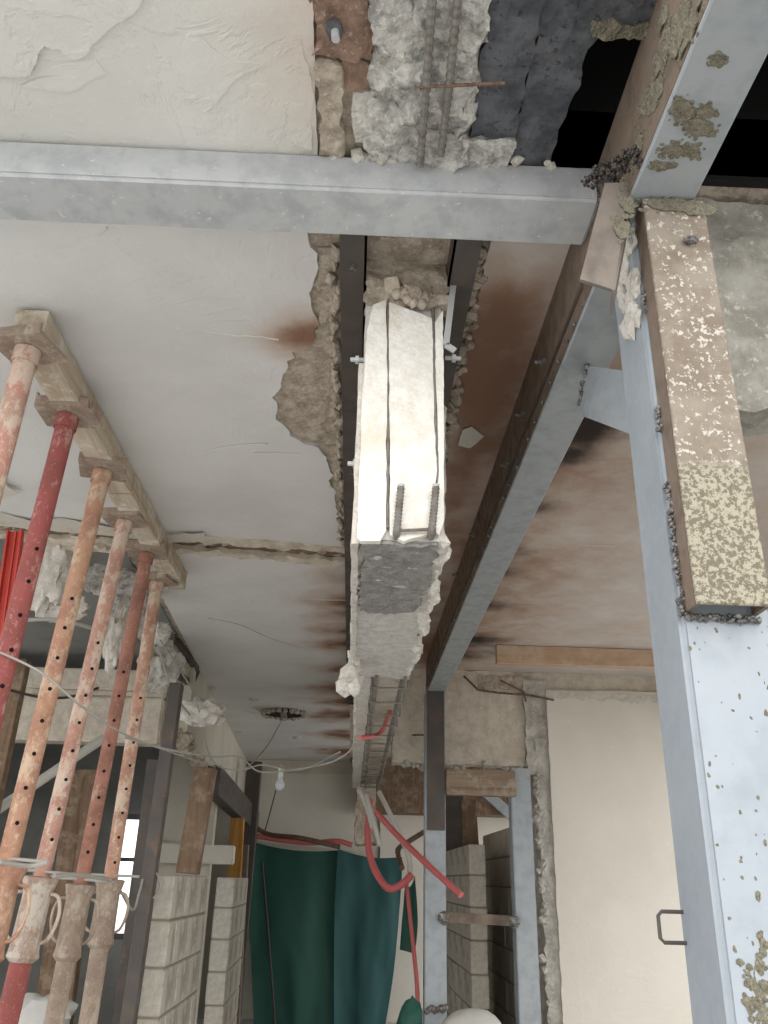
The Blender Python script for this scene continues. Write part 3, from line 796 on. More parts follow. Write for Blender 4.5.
# long beam (X/z ratios measured: web .34-.41, flange .41-.51)
ZB = 1.245
XL, XR = 0.505, 0.632
t = empty('steel_main_beam', (0.57, 3.0, ZB), 'long grey steel beam running under the ceiling from overhead to the back posts', 'beam')
m = MB(); m.box((XL, 0.75, ZB), (XR, 6.12, ZB + .012)); m.build('bottom_flange', M['steel'], t, None, .003, 1)
m = MB(); m.box((XL, 0.75, ZB + .012), (XL + .010, 6.12, ZC)); m.build('web', M['steel_rust'], t)
m = MB(); m.box((XR - .010, 0.75, ZB + .012), (XR, 6.12, ZC)); m.build('web', M['steel'], t)
weld([(XL - .004, 1.62, ZB + .016), (XL - .004, 2.6, ZB + .016)], .006, t, 12); weld([(XL - .004, 2.7, ZB + .016), (XL - .004, 5.9, ZB + .016)], .006, t, 26)
m = MB(); m.box((XL - .004, 1.6, ZB + .06), (XL, 6.1, ZB + .075)); m.build('seam', M['steel_dark'], t)
for (px, py) in ((509, 465), (475, 535), (458, 575), (524, 415), (545, 362)):
    r = ray(px, py); q = r * ((XL) / r.x)
    m = MB(); m.tube([q + V((.01, 0, 0)), q - V((.030, 0, .0))], 0.007, 8); m.tube([q, q - V((.012, 0, 0))], 0.013, 6); m.build('bolt', M['weld'], t)
# mortar spilt over the beam above the joint
def splash(frame, cu, cv, ru, rv, rot, parent, seed, amp=.012, th=.003, dots=30, clip=None):
    """an irregular dab of mortar on a face, with droplets round it"""
    o_, u_, v_, n_ = [V(q) for q in frame]; poly = []
    for k in range(40):
        a = k / 40 * 6.283; q = 1 + .45 * fbm((math.cos(a) * 1.3, math.sin(a) * 1.3, seed), 1.2, 3)
        x, y = math.cos(a) * ru * q, math.sin(a) * rv * q
        p = (cu + x * math.cos(rot) - y * math.sin(rot), cv + x * math.sin(rot) + y * math.cos(rot))
        if clip: p = (min(max(p[0], clip[0]), clip[1]), p[1])
        poly.append(p)
    fr = (o_ + n_ * th, u_, v_, n_)
    sheet('mortar_splash', poly, fr, th, .006, M['mortar'], parent, .004, 60, seed, None, None, 60)
    m = MB()
    for k in range(dots):
        a = random.uniform(0, 6.283); q = random.uniform(.7, 1.7)
        x, y = math.cos(a) * ru * q, math.sin(a) * rv * q
        p = (cu + x * math.cos(rot) - y * math.sin(rot), cv + x * math.sin(rot) + y * math.cos(rot))
        if clip and not (clip[0] < p[0] < clip[1]): continue
        m.blob(o_ + u_ * p[0] + v_ * p[1], random.uniform(.002, .006), 1, .5, 1, k, tuple(1 - .6 * abs(n_[i]) for i in range(3)))
    if m.v: m.build('mortar_drops', M['mortar'], parent, 60)
FLG = CEIL(ZB - .0003)
for (px, py, ru, rv, rot, sd) in ((680, 108, .028, .018, .8, 1.), (700, 128, .03, .016, .3, 2.), (672, 150, .02, .012, 0, 3.), (690, 150, .022, .012, .4, 4.), (706, 112, .016, .010, .2, 5.), (660, 165, .02, .008, 0, 6.), (717, 60, .010, .008, 0, 7.)):
    q = P(px, py, Z=ZB); splash(FLG, q.x, q.y, ru, rv, rot, t, sd, clip=(XL + .006, XR - .004))
WEB = ((XL - .0003, 0, 0), (0, 1, 0), (0, 0, 1), (-1, 0, 0))
for (y, z, ru, rv, rot, sd) in ((1.02, 1.36, .05, .03, .3, 1.5), (.95, 1.33, .05, .035, 0, 2.5), (1.08, 1.32, .05, .03, .6, 3.5), (1.13, 1.36, .035, .02, 0, 4.5), (.88, 1.40, .05, .03, 0, 5.5), (1.0, 1.42, .03, .02, 0, 6.5), (1.18, 1.30, .03, .02, 0, 7.5), (.92, 1.28, .05, .02, 0, 8.5)):
    splash(WEB, y, z, ru, rv, rot, t, sd, dots=24)
weld([(XL, 1.18, ZB + .02), (XL - .006, 1.2, ZB + .07), (XL - .008, 1.3, ZB + .10), (XL - .006, 1.36, ZB + .16)], .0042, t, 110, 'slag', 2.6)

# knee bracket between beam and column
t = empty('steel_bracket', P(600, 390, Y=1.8), 'short grey steel stub welded between the long beam and the big column', 'bracket')
a0, a1 = P(588, 365, Z=ZB), P(580, 404, Z=1.12)
c0, c1 = P(640, 372, Y=1.47), P(640, 424, Y=1.47)
n = V((.0, .05, .0))
m = MB(); m.hexa([a1, c1, a1 + n, c1 + n, a0, c0, a0 + n, c0 + n]); m.build('stub', M['steel_post'], t, None, .002, 1)
weld([a0, (a0 + a1) / 2, a1], .007, t, 22, 'weld', .8)

# column
t = empty('steel_column', (0.595, 1.375, ZF), 'large square grey steel column, bright front face spotted with mortar', 'column')
m = MB(); m.box((0.520, 1.30, ZF), (0.672, 1.45, ZB - .002)); m.build('shaft', M['steel_column'], t, 30, .010, 3)
m = MB(); m.box((0.515, 1.28, ZF), (0.677, 1.47, ZF + .012)); m.build('base_plate', M['steel_column'], t)
# welded cover channel on its front
m = MB(); yq = 1.245; zq = P(690, 603, Y=yq).z
m.box((0.528, yq, zq), (0.648, yq + .008, ZB - .004)); m.build('cover_plate', m_cover(), t, None, .002, 1)
m = MB(); m.box((0.528, yq + .008, zq), (0.536, 1.30, ZB - .004)); m.build('cover_side', M['steel_rust'], t)
m = MB(); m.box((0.640, yq + .008, zq), (0.648, 1.30, ZB - .004)); m.build('cover_side', M['steel_rust'], t)
weld([(0.526, 1.296, ZB - .19), (0.525, 1.296, ZB - .24)], .004, t, 18, 'weld', 1); weld([(0.525, 1.296, .80), (0.525, 1.296, .745)], .004, t, 20, 'weld', 1)
weld([(0.525, 1.296, .64), (0.524, 1.296, zq)], .004, t, 90, 'weld', 1.2); weld([(0.526, 1.294, zq - .008), (0.646, 1.294, zq - .008)], .004, t, 110, 'weld', 1.2)
m = MB()
for k in range(90):
    z = random.uniform(-.35, .40); x = random.uniform(.530, .664)
    low = z < .0
    if z < -.2 or (low and x < .535): continue
    r = random.uniform(.001, .0035) * (1.5 if low else 1.0)
    m.blob((x, 1.3002, z), r, 1, .7, 1, k, (random.uniform(.7, 1.3), .25, random.uniform(.8, 2.0)))
m.build('mortar_spots', M['mortar'], t)
for (x, z, ru, rv, rot, sd) in ((.560, -.125, .008, .016, .4, 1.3), (.570, -.10, .006, .014, -.3, 2.3), (.552, -.10, .004, .010, .3, 3.3), (.566, -.15, .009, .012, .2, 4.3), (.548, -.145, .004, .010, .3, 5.3), (.580, -.07, .004, .010, 0, 6.3), (.578, -.13, .006, .012, .5, 7.3)):
    splash(WALLY(1.2997), x, z, ru, rv, rot, t, sd, th=.001, dots=10, clip=(.53, .664))
m = MB()
for k in range(42):
    z = 1.0 + .22 * random.random(); m.blob((0.518, 1.33 + random.uniform(-.03, .06), z), random.uniform(.010, .024), 1, .5, 1, k, (.6, 1, 1.3))
m.build('mortar_run', M['mortar_pale'], t)
for (x, z, sd) in ((.56, ZB - .02, 1.1), (.60, ZB - .018, 2.1), (.635, ZB - .03, 3.1)):
    splash(WALLY(yq - .0004), x, z, .032, .016, 0, t, sd, dots=14)
m = MB(); q = P(690, 240, Y=yq - .008); m.blob(q, .012, 1, .5, 1, 2, (1.2, .6, 1)); m.blob(q + V((.012, 0, .004)), .007, 1, .5, 1, 3); m.build('weld_lug', M['weld'], t)
q = P(683, 912, X=.52); q2 = P(686, 943, X=.52)
m = MB(); a = V((.520, 1.43, q.z)); b = V((.520, 1.43, q2.z))
m.tube([a, a - V((.034, 0, 0)), a - V((.040, 0, .006)), b - V((.040, 0, -.006)), b - V((.034, 0, 0)), b], .003, 8); m.build('handle', M['steel_dark'], t)
# angle cleat where cross beam, long beam and column meet
t = empty('steel_cleat', P(605, 235, Y=1.26), 'brown steel angle cleat at the joint of the cross beam and column', 'cleat')
p = [P(605, 183, Y=1.25), P(634, 182, Y=1.25), P(615, 290, Y=1.25), P(580, 279, Y=1.25)]
m = MB(); m.prism(p, (0, .008, 0)); m.build('plate', M['steel_cleat'], t)
p = [P(634, 182, Y=1.25), P(615, 290, Y=1.25), P(618, 298, Y=1.25)+V((0.004,.05,0)), P(638, 190, Y=1.25)+V((.004,.05,0))]
m = MB(); m.prism(p, (-.006, 0, 0)); m.build('side_plate', M['steel_cleat'], t)
for (px, py, sd) in ((627, 205, 1.2), (622, 228, 2.2), (632, 188, 3.2)):
    q = P(px, py, Y=1.2485); splash(WALLY(1.2495), q.x, q.z, .014, .022, 0, t, sd, dots=18)
weld([P(586, 185, Y=1.3), P(600, 172, Y=1.28), P(622, 160, Y=1.25), P(634, 170, Y=1.24)], .0042, t, 120, 'slag', 3.0)

# ------------------------------------------------------------------ back frame
def post(x0, x1, y, z1, label, sleeve=False):
    t = empty('steel_post', ((x0 + x1) / 2, y, ZF), label, 'post')
    m = MB(); m.box((x0, y, ZF), (x1, y + .13, z1)); m.build('shaft', M['steel_post'], t, None, .006, 2)
    m = MB(); m.box((x0 - .03, y - .03, ZF), (x1 + .03, y + .16, ZF + .012)); m.build('base_plate', M['steel_post'], t)
    return t
pa_ = post(P(425, 850, Y=5.99).x, P(446, 850, Y=5.99).x, 5.99, ZB, 'grey steel post under the end of the long beam, dark upper length')
za = P(430, 830, Y=5.97).z
m = MB(); m.box((P(427, 830, Y=5.97).x, 5.97, za), (P(445, 830, Y=5.97).x, 5.99, ZB)); m.build('sleeve_plate', M['steel_dark'], pa_, None, .002, 1)
weld([P(427, 1010, Y=5.98), P(446, 1008, Y=5.98)], .02, pa_, 8)
pb_ = post(P(515, 900, Y=5.99).x, P(536, 900, Y=5.99).x, 5.99, P(520, 768, Y=5.99).z, 'grey steel post right of the block stack, below the lintel')
rl = MB(); a = P(446, 782, Y=5.98); b = P(515, 784, Y=5.98)
rl.box((a.x, 5.95, a.z - .085), (b.x, 6.03, a.z + .085))
tag(rl.build('timber_rail', M['timber_rail'], None, None, .006), 'thick brown timber rail between the two back posts, just under the lintel', 'rail')
t = empty('steel_rail', P(447, 918, Y=5.98), 'thin rusty steel rail between the two back posts at mid height', 'rail')
a = P(444, 917, Y=5.98); b = P(514, 921, Y=5.98)
m = MB(); m.bar(a, b, .05, .06); m.build('bar', M['steel_rust'], t)
for q in (a, b): m = MB(); m.blob(q + V((0, -.02, 0)), .045, 1, .3, 1, 3); m.build('weld_bead', M['weld'], t)

# ------------------------------------------------------------------ block walls
def block_mesh(w, d, h):
    m = MB(); m.box((-w / 2, 0, 0), (w / 2, d, h))
    o = m.build('block', M['block'], None, None, .006, 1); me = o.data; bpy.data.objects.remove(o); return me
def block_wall(loc, w, n_len, n_up, label, top, L=.45, ch=.225, turn=0.0):
    t = empty('block_wall', (loc[0], loc[1], ZF), label, 'wall', None)
    me = block_mesh(w, L - .012, ch - .012); half = block_mesh(w, L / 2 - .012, ch - .012)
    Rm = Matrix.Rotation(turn, 4, 'Z')
    H = top - ZF
    m = MB(); m.box((-w / 2 + .008, .008, 0), (w / 2 - .008, n_len * L - .012, H - .01), Matrix.Translation((loc[0], loc[1], ZF)) @ Rm); m.build('mortar_core', M['joint'], t)
    for r in range(n_up):
        z = H - (r + 1) * ch
        if z < -.2: break
        y = 0.0; first = r % 2
        while y < n_len * L - .01:
            hm = half if (first or y + L > n_len * L + .01) else me
            o = bpy.data.objects.new('block', hm); COL.objects.link(o); o.parent = t
            o.matrix_local = Rm @ Matrix.Translation((random.uniform(-.003, .003), y, z))
            y += L / 2 if hm is half else L; first = 0
    return t
q = P(164, 873, Y=5.0); q1 = P(153, 873, Y=5.0); q2 = P(176, 873, Y=5.0)
block_wall((q.x, 5.0), q2.x - q1.x, 3, 8, 'pale concrete block wall with lit end, left of the green sheet, nearest of the block walls', q.z, L=.40)
q = P(226, 876, Y=7.4); q1 = P(218, 873, Y=7.4); q2 = P(236, 873, Y=7.4)
block_wall((q.x, 7.4), q2.x - q1.x, 3, 9, 'dim concrete block wall close to the left edge of the green sheet', q.z, turn=.03)
q = P(477, 843, Y=7.0); q1 = P(469, 843, Y=7.0); q2 = P(485.5, 843, Y=7.0)
block_wall((q.x, 7.0), q2.x - q1.x, 4, 9, 'concrete block wall seen between the two back posts, end face lit', q.z)
q1 = P(487, 834, Y=8.4); block_wall((q1.x + .25, 6.9), .50, 4, 10, 'concrete block wall half hidden behind the right back post', P(505, 824, Y=7.0).z)

# ================================================================== PROPS
HZ = 1.395
hq = P(30.5, 338, Z=HZ)
hx = hq.x - .012; HY = hq.y
def header(y0, y1, dz, label, seed):
    t = MB(); t.rough_box((hx - .046, y0, HZ + dz), (hx + .046, y1, HZ + dz + .095), .03, .003, 9, seed)
    o = t.build('timber_header', M['timber_header'], None, 60, 0)
    return tag(o, label, 'timber')
header(HY, P(140, 494, Z=HZ).y, 0, 'dusty timber header over the three nearest props, squared end facing out', 1.0)
header(P(140, 494, Z=HZ).y + .01, P(178, 590, Z=HZ).y, 0.002, 'dusty timber header further back, over the three farther props', 4.0)

def prop(top, low, Y, r, mats, label, collar_y=None, inner_name='', idx=0, holes=True, head='flat'):
    a = P(top[0], top[1], Z=HZ - .012); Y = a.y
    b = P(low[0], low[1], Y=Y)
    d = (a - b).normalized()
    a = a + d * ((HZ - .012) - a.z) / d.z
    foot = a - d * ((a.z - ZF) / d.z)
    L = (a - foot).length
    t = empty('steel_prop', foot, label, 'prop', 'steel props under the timber header')
    q = V((0, 0, 1)).rotation_difference(d)
    t.rotation_mode = 'QUATERNION'; t.rotation_quaternion = q
    bpy.context.view_layer.update()
    W_ = t.matrix_world
    Lc = L * .43
    if collar_y is not None: Lc = (P(collar_y[0], collar_y[1], Y=Y) - foot).dot(d)
    def mk(prof, name, mat, seg=20): m = MB(); m.lathe(prof, seg, W_); return m.build(name, mat, t, 40)
    inner = mk([(r, Lc - .1), (r, L - .004)], 'inner_tube', M[mats[0]])
    if holes:
        m = MB(); z = L - .45 - .03 * idx
        az = math.atan2(-a.y, -a.x) + (.25 if idx % 2 else .05)
        while z > Lc + .05:
            e = V((math.cos(az), math.sin(az), 0))
            m.tube([W_ @ (V((0, 0, z)) + e * (r - .004)), W_ @ (V((0, 0, z)) + e * (r + .0006))], .0068, 8); z -= .105
        h = m.build('pin_holes', M['hole'], inner); h['kind'] = 'stuff'  # flush dark discs painted as the shade of drilled holes
    ro = r * 1.24
    mk([(ro, .01), (ro, Lc - .12)], 'outer_tube', M[mats[1]])
    mk([(ro * 1.12, Lc - .27), (ro * 1.5, Lc - .255), (ro * 1.36, Lc - .23), (ro * 1.30, Lc - .05), (ro * 1.5, Lc - .03), (ro * 1.7, Lc), (ro * 1.3, Lc + .004)], 'collar', M[mats[2]])
    for sx in (-1, 1):
        m = MB(); m.tube([W_ @ p for p in curve_pts([(sx * ro * 1.2, 0, Lc - .05), (sx * ro * 2.1, 0, Lc - .06), (sx * ro * 2.5, 0, Lc - .12), (sx * ro * 2.0, 0, Lc - .19), (sx * ro * 1.2, 0, Lc - .21)], 5)], .0065, 7)
        m.build('handle', M[mats[2]], t, 60)
    # pin through the tubes, with its tail
    m = MB(); m.tube([W_ @ V((-.13, -.02, Lc + .02)), W_ @ V((.13, -.02, Lc + .02))], .006, 7); m.build('pin', M['wire'], t, 60)
    m = MB(); m.box((-.075, -.075, 0), (.075, .075, .008), Matrix.Translation(foot)); m.build('foot_plate', M[mats[1]], t)
    # head: plate under the timber with turned-up edges
    M4 = Matrix.Translation(V((a.x, a.y, HZ - .010))) @ Matrix.Rotation(.12 * ((idx * 7) % 5 - 2), 4, 'Z')
    m = MB(); m.box((-.085, -.068, -.004), (.085, .075, .006), M4)
    m.build('head_plate', M['prop_dust'], t)
    m = MB(); m.box((-.085, -.0745, -.004), (.085, -.0685, .03), M4); m.build('head_lip', M['prop_dust'], t)
    if head == 'fork':
        for sx in (-1, 1):
            m = MB(); m.box((sx * .0885 - .003, -.06, -.004), (sx * .0885 + .003, .07, .05), M4); m.build('head_lug', M['prop_dust'], t)
    m = MB(); m.lathe([(r * 1.18, L - .05), (r * 1.18, L - .004)], 20, W_); m.build('neck', M[mats[0]], t, 40)
    return t
prop((28, 350), (0, 456), 1.99, .032, ('prop_a', 'prop_a', 'collar'), 'nearest steel prop, pale pinkish red, cut by the left edge of the picture', None, '', 0, False)
prop((68, 416), (10, 645), 2.27, .031, ('prop_b', 'prop_b', 'collar'), 'deep red steel prop, second from the open end of the timber header', None, '', 1, True, 'fork')
prop((103, 471), (25, 790), 2.68, .031, ('prop_c', 'prop_a', 'prop_c'), 'orange steel prop with clear pin holes, third from the open end', (12, 866), '', 2)
prop((125, 521), (64, 780), 3.13, .030, ('prop_d', 'prop_b', 'collar'), 'dusty pink steel prop with a white flaking collar, fourth from the open end', (37, 877), '', 3)
prop((147, 553), (102, 780), 3.50, .029, ('prop_e', 'prop_dust', 'prop_dust'), 'brown-red steel prop with pin holes, fifth from the open end', (84, 885), '', 4, True, 'fork')
prop((157, 582), (126, 780), 3.95, .031, ('prop_f', 'prop_dust', 'prop_dust'), 'orange dusty steel prop, farthest under the timber header', (106, 880), '', 5)

# other uprights on the left
def upright(name, a, b, Y, w, d, mat, label, cat='post', bev=.004):
    p, q = P(a[0], a[1], Y=Y), P(b[0], b[1], Y=Y)
    dd = (p - q).normalized(); q = q + dd * (ZF - q.z) / dd.z
    m = MB(); m.bar(q, p, w, d, (0, 1, 0)); return tag(m.build(name, M[mat], None, None, bev, 1), label, cat)
bz = P(164, 873, Y=5.0).z
a, b = P(206, 768, Y=5.45), P(188, 872, Y=5.45); dd = (a - b).normalized(); b = b + dd * (bz - b.z) / dd.z
m = MB(); m.bar(b, a, .13, .09, (0, 1, 0)); tag(m.build('timber_post', M['timber_post'], None, None, .004, 1), 'broad brown timber post standing on the nearest block wall', 'post')
upright('steel_post', (177, 684), (150, 872), 4.9, .07, .08, 'steel_dark', 'dark grey-brown steel post beside the nearest block wall')
upright('steel_post', (156, 760), (139, 890), 6.1, .10, .10, 'steel_dark', 'black steel post beside the bright window slit')
upright('steel_post', (255, 762), (243, 900), 10.8, .18, .12, 'steel_dark', 'black steel post at the left edge of the green sheet')
upright('timber_post', (238, 818), (234, 880), 9.6, .14, .08, 'timber_yellow', 'yellow new timber post beside the black post by the green sheet')
upright('timber_post', (20, 660), (2, 745), 5.0, .11, .08, 'timber_post', 'dark brown timber post between the two nearest props, before the lintel')
upright('steel_post', (243, 845), (240, 900), 10.0, .13, .1, 'steel_rust', 'rust-red steel post behind the yellow timber post')
upright('timber_post', (468, 800), (474, 900), 8.2, .14, .08, 'timber_post', 'dark timber post standing behind the block wall between the back posts')
upright('steel_post', (452, 790), (452, 900), 8.8, .22, .1, 'steel_dark', 'black steel post behind the left back post')
upright('timber_post', (88, 770), (70, 900), 6.8, .25, .1, 'timber_post', 'brown board upright in the dark room behind the props')
m = MB(); a, b = P(213, 780, Y=8.0), P(254, 822, Y=11.6)
m.bar(a, b, .12, .26); o = m.build('steel_beam', M['steel_dark'], None, None, .004, 1); tag(o, 'dark steel beam sloping along the left wall to the black post', 'beam')
m = MB(); m.bar(P(455, 766, Y=11.56), P(512, 816, Y=11.56), .13, .07, (0, 1, 0)); tag(m.build('steel_brace', M['steel_post'], None, None, .004, 1), 'thin blue-grey diagonal brace seen between the tops of the back posts', 'brace')
m = MB(); m.tube([P(-6, 812, Y=5.2), P(104, 738, Y=5.6)], .03, 10); tag(m.build('pale_pipe', M['white_plastic'], None, 60), 'pale pipe rising diagonally behind the props, under the lintel', 'pipe')
# red painted channel leaning behind the second prop
t = empty('red_channel', P(14, 580, Y=2.9), 'bright red painted steel channel leaning behind the deep red prop', 'channel')
a, b = P(17, 532, Y=2.9), P(2, 640, Y=2.9); dd = (a - b).normalized(); b = b + dd * (ZF - b.z) / dd.z
m = MB(); m.bar(b, a, .052, .01, (0, 1, 0)); m.build('web', M['red_paint'], t)
for s in (-1, 1): m = MB(); m.bar(b + V((s * .024, -.012, 0)), a + V((s * .024, -.012, 0)), .006, .03, (0, 1, 0)); m.build('flange', M['red_paint'], t)
m = MB(); m.bar(b + V((0, -.008, 0)), a + V((0, -.008, 0)), .006, .01, (0, 1, 0)); m.build('rib', M['red_paint'], t)

# bent frame at the start of the left wall
t = empty('metal_frame', P(180, 655, Y=5.9), 'rusty bent metal frame corner hanging at the end of the left wall', 'frame')
p = [P(172, 632, Y=5.6), P(197, 670, Y=6.5), P(191, 684, Y=6.5), P(168, 668, Y=5.6)]
for a, b in zip(p, p[1:] + p[:1]): m = MB(); m.bar(a, b, .03, .05); m.build('frame_bar', M['steel_dark'], t)
m = MB(); m.prism([q + V((-.02, 0, 0)) for q in p], (-.01, 0, 0)); m.build('infill_panel', M['concrete_lintel'], t)

# ------------------------------------------------------------------ rubble hanging at the broken edge
def chunk(pts_c, r, Y, label, sq, seed, mat='concrete_grey', sub=4):
    m = MB(); m.blob(P(*pts_c, Y=Y), r, sub, .5, 1.6, seed, sq)
    m.v = [p + V((n3(p, 22, 1), n3(p, 22, 5), n3(p, 22, 9))) * .010 for p in m.v]
    return tag(m.build('concrete_chunk', M[mat], None, 55), label, 'rubble', None)
chunk((53, 568), .16, 4.0, 'long pale concrete chunk hanging behind the second and third props', (.62, .5, 1.25), 1.0, 'chalk')
chunk((60, 607), .11, 4.1, 'small white concrete chunk caught on the wire between props', (1.25, .6, .62), 2.0, 'chalk')
chunk((115, 635), .11, 4.3, 'narrow white concrete shard hanging between fourth and fifth props', (.45, .5, 1.5), 3.0, 'chalk')
chunk((110, 562), .2, 4.35, 'large grey broken concrete lump at the broken ceiling edge', (1.0, .5, .8), 4.0)
chunk((134, 590), .19, 4.6, 'layered grey concrete lump behind the fifth prop', (.7, .5, 1.3), 5.0)
chunk((201, 713), .13, 6.0, 'white concrete lump dangling on wires before the left wall', (1.1, .6, .75), 6.0, 'chalk')
chunk((161, 667), .15, 5.3, 'grey rounded concrete lump behind the farthest prop', (.8, .6, 1.0), 7.0, 'concrete_dim')
chunk((160, 634), .07, 5.1, 'small pale concrete ball above the rounded lump', (.9, .6, .9), 8.0, 'chalk')
chunk((80, 540), .16, 3.95, 'flat beige concrete lump beside the slot in the ceiling', (1.6, .5, .4), 9.0, 'concrete_lintel')

# ------------------------------------------------------------------ timber on the right ceiling
a, b = P(497, 648, Y=5.6), P(652, 655, Y=5.6)
m = MB(); m.rough_box((a.x, 5.6, ZC - .125), (b.x + .1, 5.68, ZC - .004), .05, .003, 6, 1)
tag(m.build('timber_plank', M['timber_new'], None, 60), 'pale new timber batten fixed to the right-hand ceiling', 'timber')

# ------------------------------------------------------------------ services
def wire(pts, r, mat, label, name='wire', cat='wire', seg=6, group=None):
    m = MB(); m.tube(curve_pts(pts, 10), r, seg); return tag(m.build(name, M[mat], None, 60), label, cat, group)
wire([P(-10, 648, Y=2.4), P(40, 672, Y=2.45), P(80, 705, Y=2.6), P(122, 733, Y=3.0), P(170, 752, Y=4.2), P(215, 767, Y=5.5)], .0035, 'wire', 'grey cable sagging across the front of the props')
wire([P(124, 737, Y=3.05), P(170, 750, Y=4.0), P(215, 757, Y=5.0), P(240, 757, Y=5.5), P(262, 772, Y=5.8), P(320, 765, Y=5.0), P(345, 755, Y=4.6), P(356, 742, Y=4.4)], .005, 'wire', 'white cable looping from the props over to the cut beam')
wire([P(160, 640, Y=5.0), P(180, 670, Y=5.3), P(196, 700, Y=5.8), P(212, 760, Y=6.4), P(240, 770, Y=6.5), P(262, 765, Y=6.4), P(300, 770, Y=6.2), P(340, 752, Y=5.2)], .0055, 'wire', 'white cable from the rubble past the dangling lump to the bulb')
wire([P(158, 645, Y=5.0), P(172, 690, Y=5.3), P(190, 715, Y=5.8)], .006, 'wire', 'thin wire holding the dangling white lump')
wire([P(10, 690, Y=3.2), P(40, 697, Y=3.6), P(70, 697, Y=3.8), P(98, 688, Y=4.0)], .006, 'wire_dark', 'dark twisted wire level behind the props')
wire([P(24, 620, Y=4.0), P(60, 620, Y=4.0), P(95, 629, Y=4.1)], .010, 'wire', 'pale rod under the small white chunk')
wire([P(62, 560, Y=4.0), P(60, 595, Y=4.05)], .006, 'wire', 'short wire above the small white chunk')
wire([P(284, 716, Y=8.2), P(268, 745, Y=7.4), P(250, 765, Y=6.6), P(246, 768, Y=6.5)], .006, 'wire', 'thin cord from the ceiling hole to the cable loop')
wire([P(0, 862, Y=2.6), P(30, 866, Y=2.7), P(48, 862, Y=2.7)], .007, 'wire', 'pale rod through the third prop collar')
wire([P(54, 876, Y=3.1), P(80, 875, Y=3.3), P(110, 880, Y=3.7)], .008, 'wire', 'pale rod joining the fourth and fifth prop collars')
wire([P(120, 890, Y=4.2), P(133, 910, Y=4.6), P(140, 890, Y=4.8), P(146, 872, Y=4.9), P(156, 873, Y=4.9), P(160, 888, Y=4.9), P(150, 899, Y=4.9), P(141, 890, Y=4.9)], .006, 'wire', 'loop of grey wire round the steel post by the near block wall')
# ceiling hole with torn rim
t = empty('ceiling_rose', P(284, 712, Z=ZC), 'dark round light hole in the far left ceiling with a torn rim', 'light fitting')
c = P(284, 712, Z=ZC)
m = MB(); m.lathe([(.205, -.022), (.2, .001)], 24, Matrix.Translation(c)); m.build('hole', M['hole'], t)  # solid dark disc, the shade of the hole put into its colour
m = MB()
for k in range(22):
    a = k / 22 * 6.283; m.blob(c + V((math.cos(a) * .21, math.sin(a) * .21, -.02)), random.uniform(.02, .04), 1, .5, 1, k)
m.build('torn_rim', M['concrete'], t)
m = MB(); m.tube([c + V((0, -.12, -.02)), c + V((.02, -.15, -.10))], .03, 8); m.build('hanging_stub', M['wire'], t)
# the bulb
t = empty('light_bulb', P(281, 777, Y=6.2), 'clear light bulb hanging from the white cable before the cream wall', 'light bulb')
c = P(281, 769, Y=6.28)
m = MB(); m.lathe([(.02, 0), (.02, -.06)], 14, Matrix.Translation(c)); m.build('holder', M['white_plastic'], t, 50)
m = MB(); m.lathe([(.014, -.06), (.02, -.075), (.032, -.10), (.033, -.115), (.024, -.138), (.008, -.146)], 16, Matrix.Translation(c)); m.build('glass', M['glass_bulb'], t, 60)
m = MB(); m.tube([c - V((0, 0, .01)), c + V((.003, 0, .02)), c + V((0, 0, .034))], .006, 6); m.build('flex', M['wire'], t)
for k, (px, py) in enumerate(((211, 688), (254, 699), (238, 731), (297, 737))):
    q = P(px, py, Z=ZC); m = MB(); m.blob(q, .055, 1, .4, 1, k, (1, 1, .5)); m.build('mortar_dab', M['paint_chip'], ceiling)
# conduits at the end of the cut beam
wire([P(370, 800, Y=7.0), P(368, 840, Y=6.9), P(374, 868, Y=6.8), P(388, 888, Y=6.7), P(402, 884, Y=6.7), P(412, 874, Y=6.7)], .027, 'red_plastic', 'pale red conduit hanging in a U below the cut beam', 'conduit', 'conduit', 10)
wire([P(376, 812, Y=6.4), P(400, 838, Y=6.2), P(430, 867, Y=5.85), P(461, 895, Y=5.6)], .02, 'red_plastic', 'straight red conduit crossing in front of the back post', 'conduit', 'conduit', 10)
wire([P(379, 792, Y=7.0), P(392, 818, Y=6.9), P(402, 840, Y=6.9), P(409, 858, Y=6.9), P(410, 876, Y=6.9)], .020, 'white_plastic', 'white conduit hanging into the red U-shaped one', 'conduit', 'conduit', 8)
wire([P(366, 795, Y=6.9), P(373, 820, Y=6.8), P(380, 846, Y=6.8)], .018, 'white_plastic', 'short white conduit with an open end below the cut beam', 'conduit', 'conduit', 8)
wire([P(358, 790, Y=6.9), P(366, 805, Y=6.9), P(372, 828, Y=6.9)], .016, 'white_plastic', 'thin white conduit stub at the left of the bunch', 'conduit', 'conduit', 8)
wire([P(360, 738, Y=4.4), P(380, 733, Y=4.6), P(390, 712, Y=4.3)], .012, 'red_plastic', 'red conduit scrap in the bare reinforcement', 'conduit', 'conduit', 8)
wire([P(402, 868, Y=6.9), P(398, 850, Y=7.2), P(408, 842, Y=7.4), P(424, 832, Y=7.6)], .022, 'rebar_rust', 'rusty bar end behind the white conduit', 'bar', 'bar')
wire([P(406, 880, Y=6.9), P(412, 935, Y=6.9), P(417, 985, Y=6.9), P(418, 1030, Y=6.9)], .016, 'red_plastic', 'thin red cable running down beside the left back post', 'cable', 'cable')
wire([P(256, 836, Y=11.4), P(280, 840, Y=11.4), P(310, 843, Y=11.4), P(336, 841, Y=11.3), P(352, 845, Y=11.3)], .03, 'red_plastic', 'bundle of thin red tubes along the top of the green sheet', 'conduit', 'conduit')
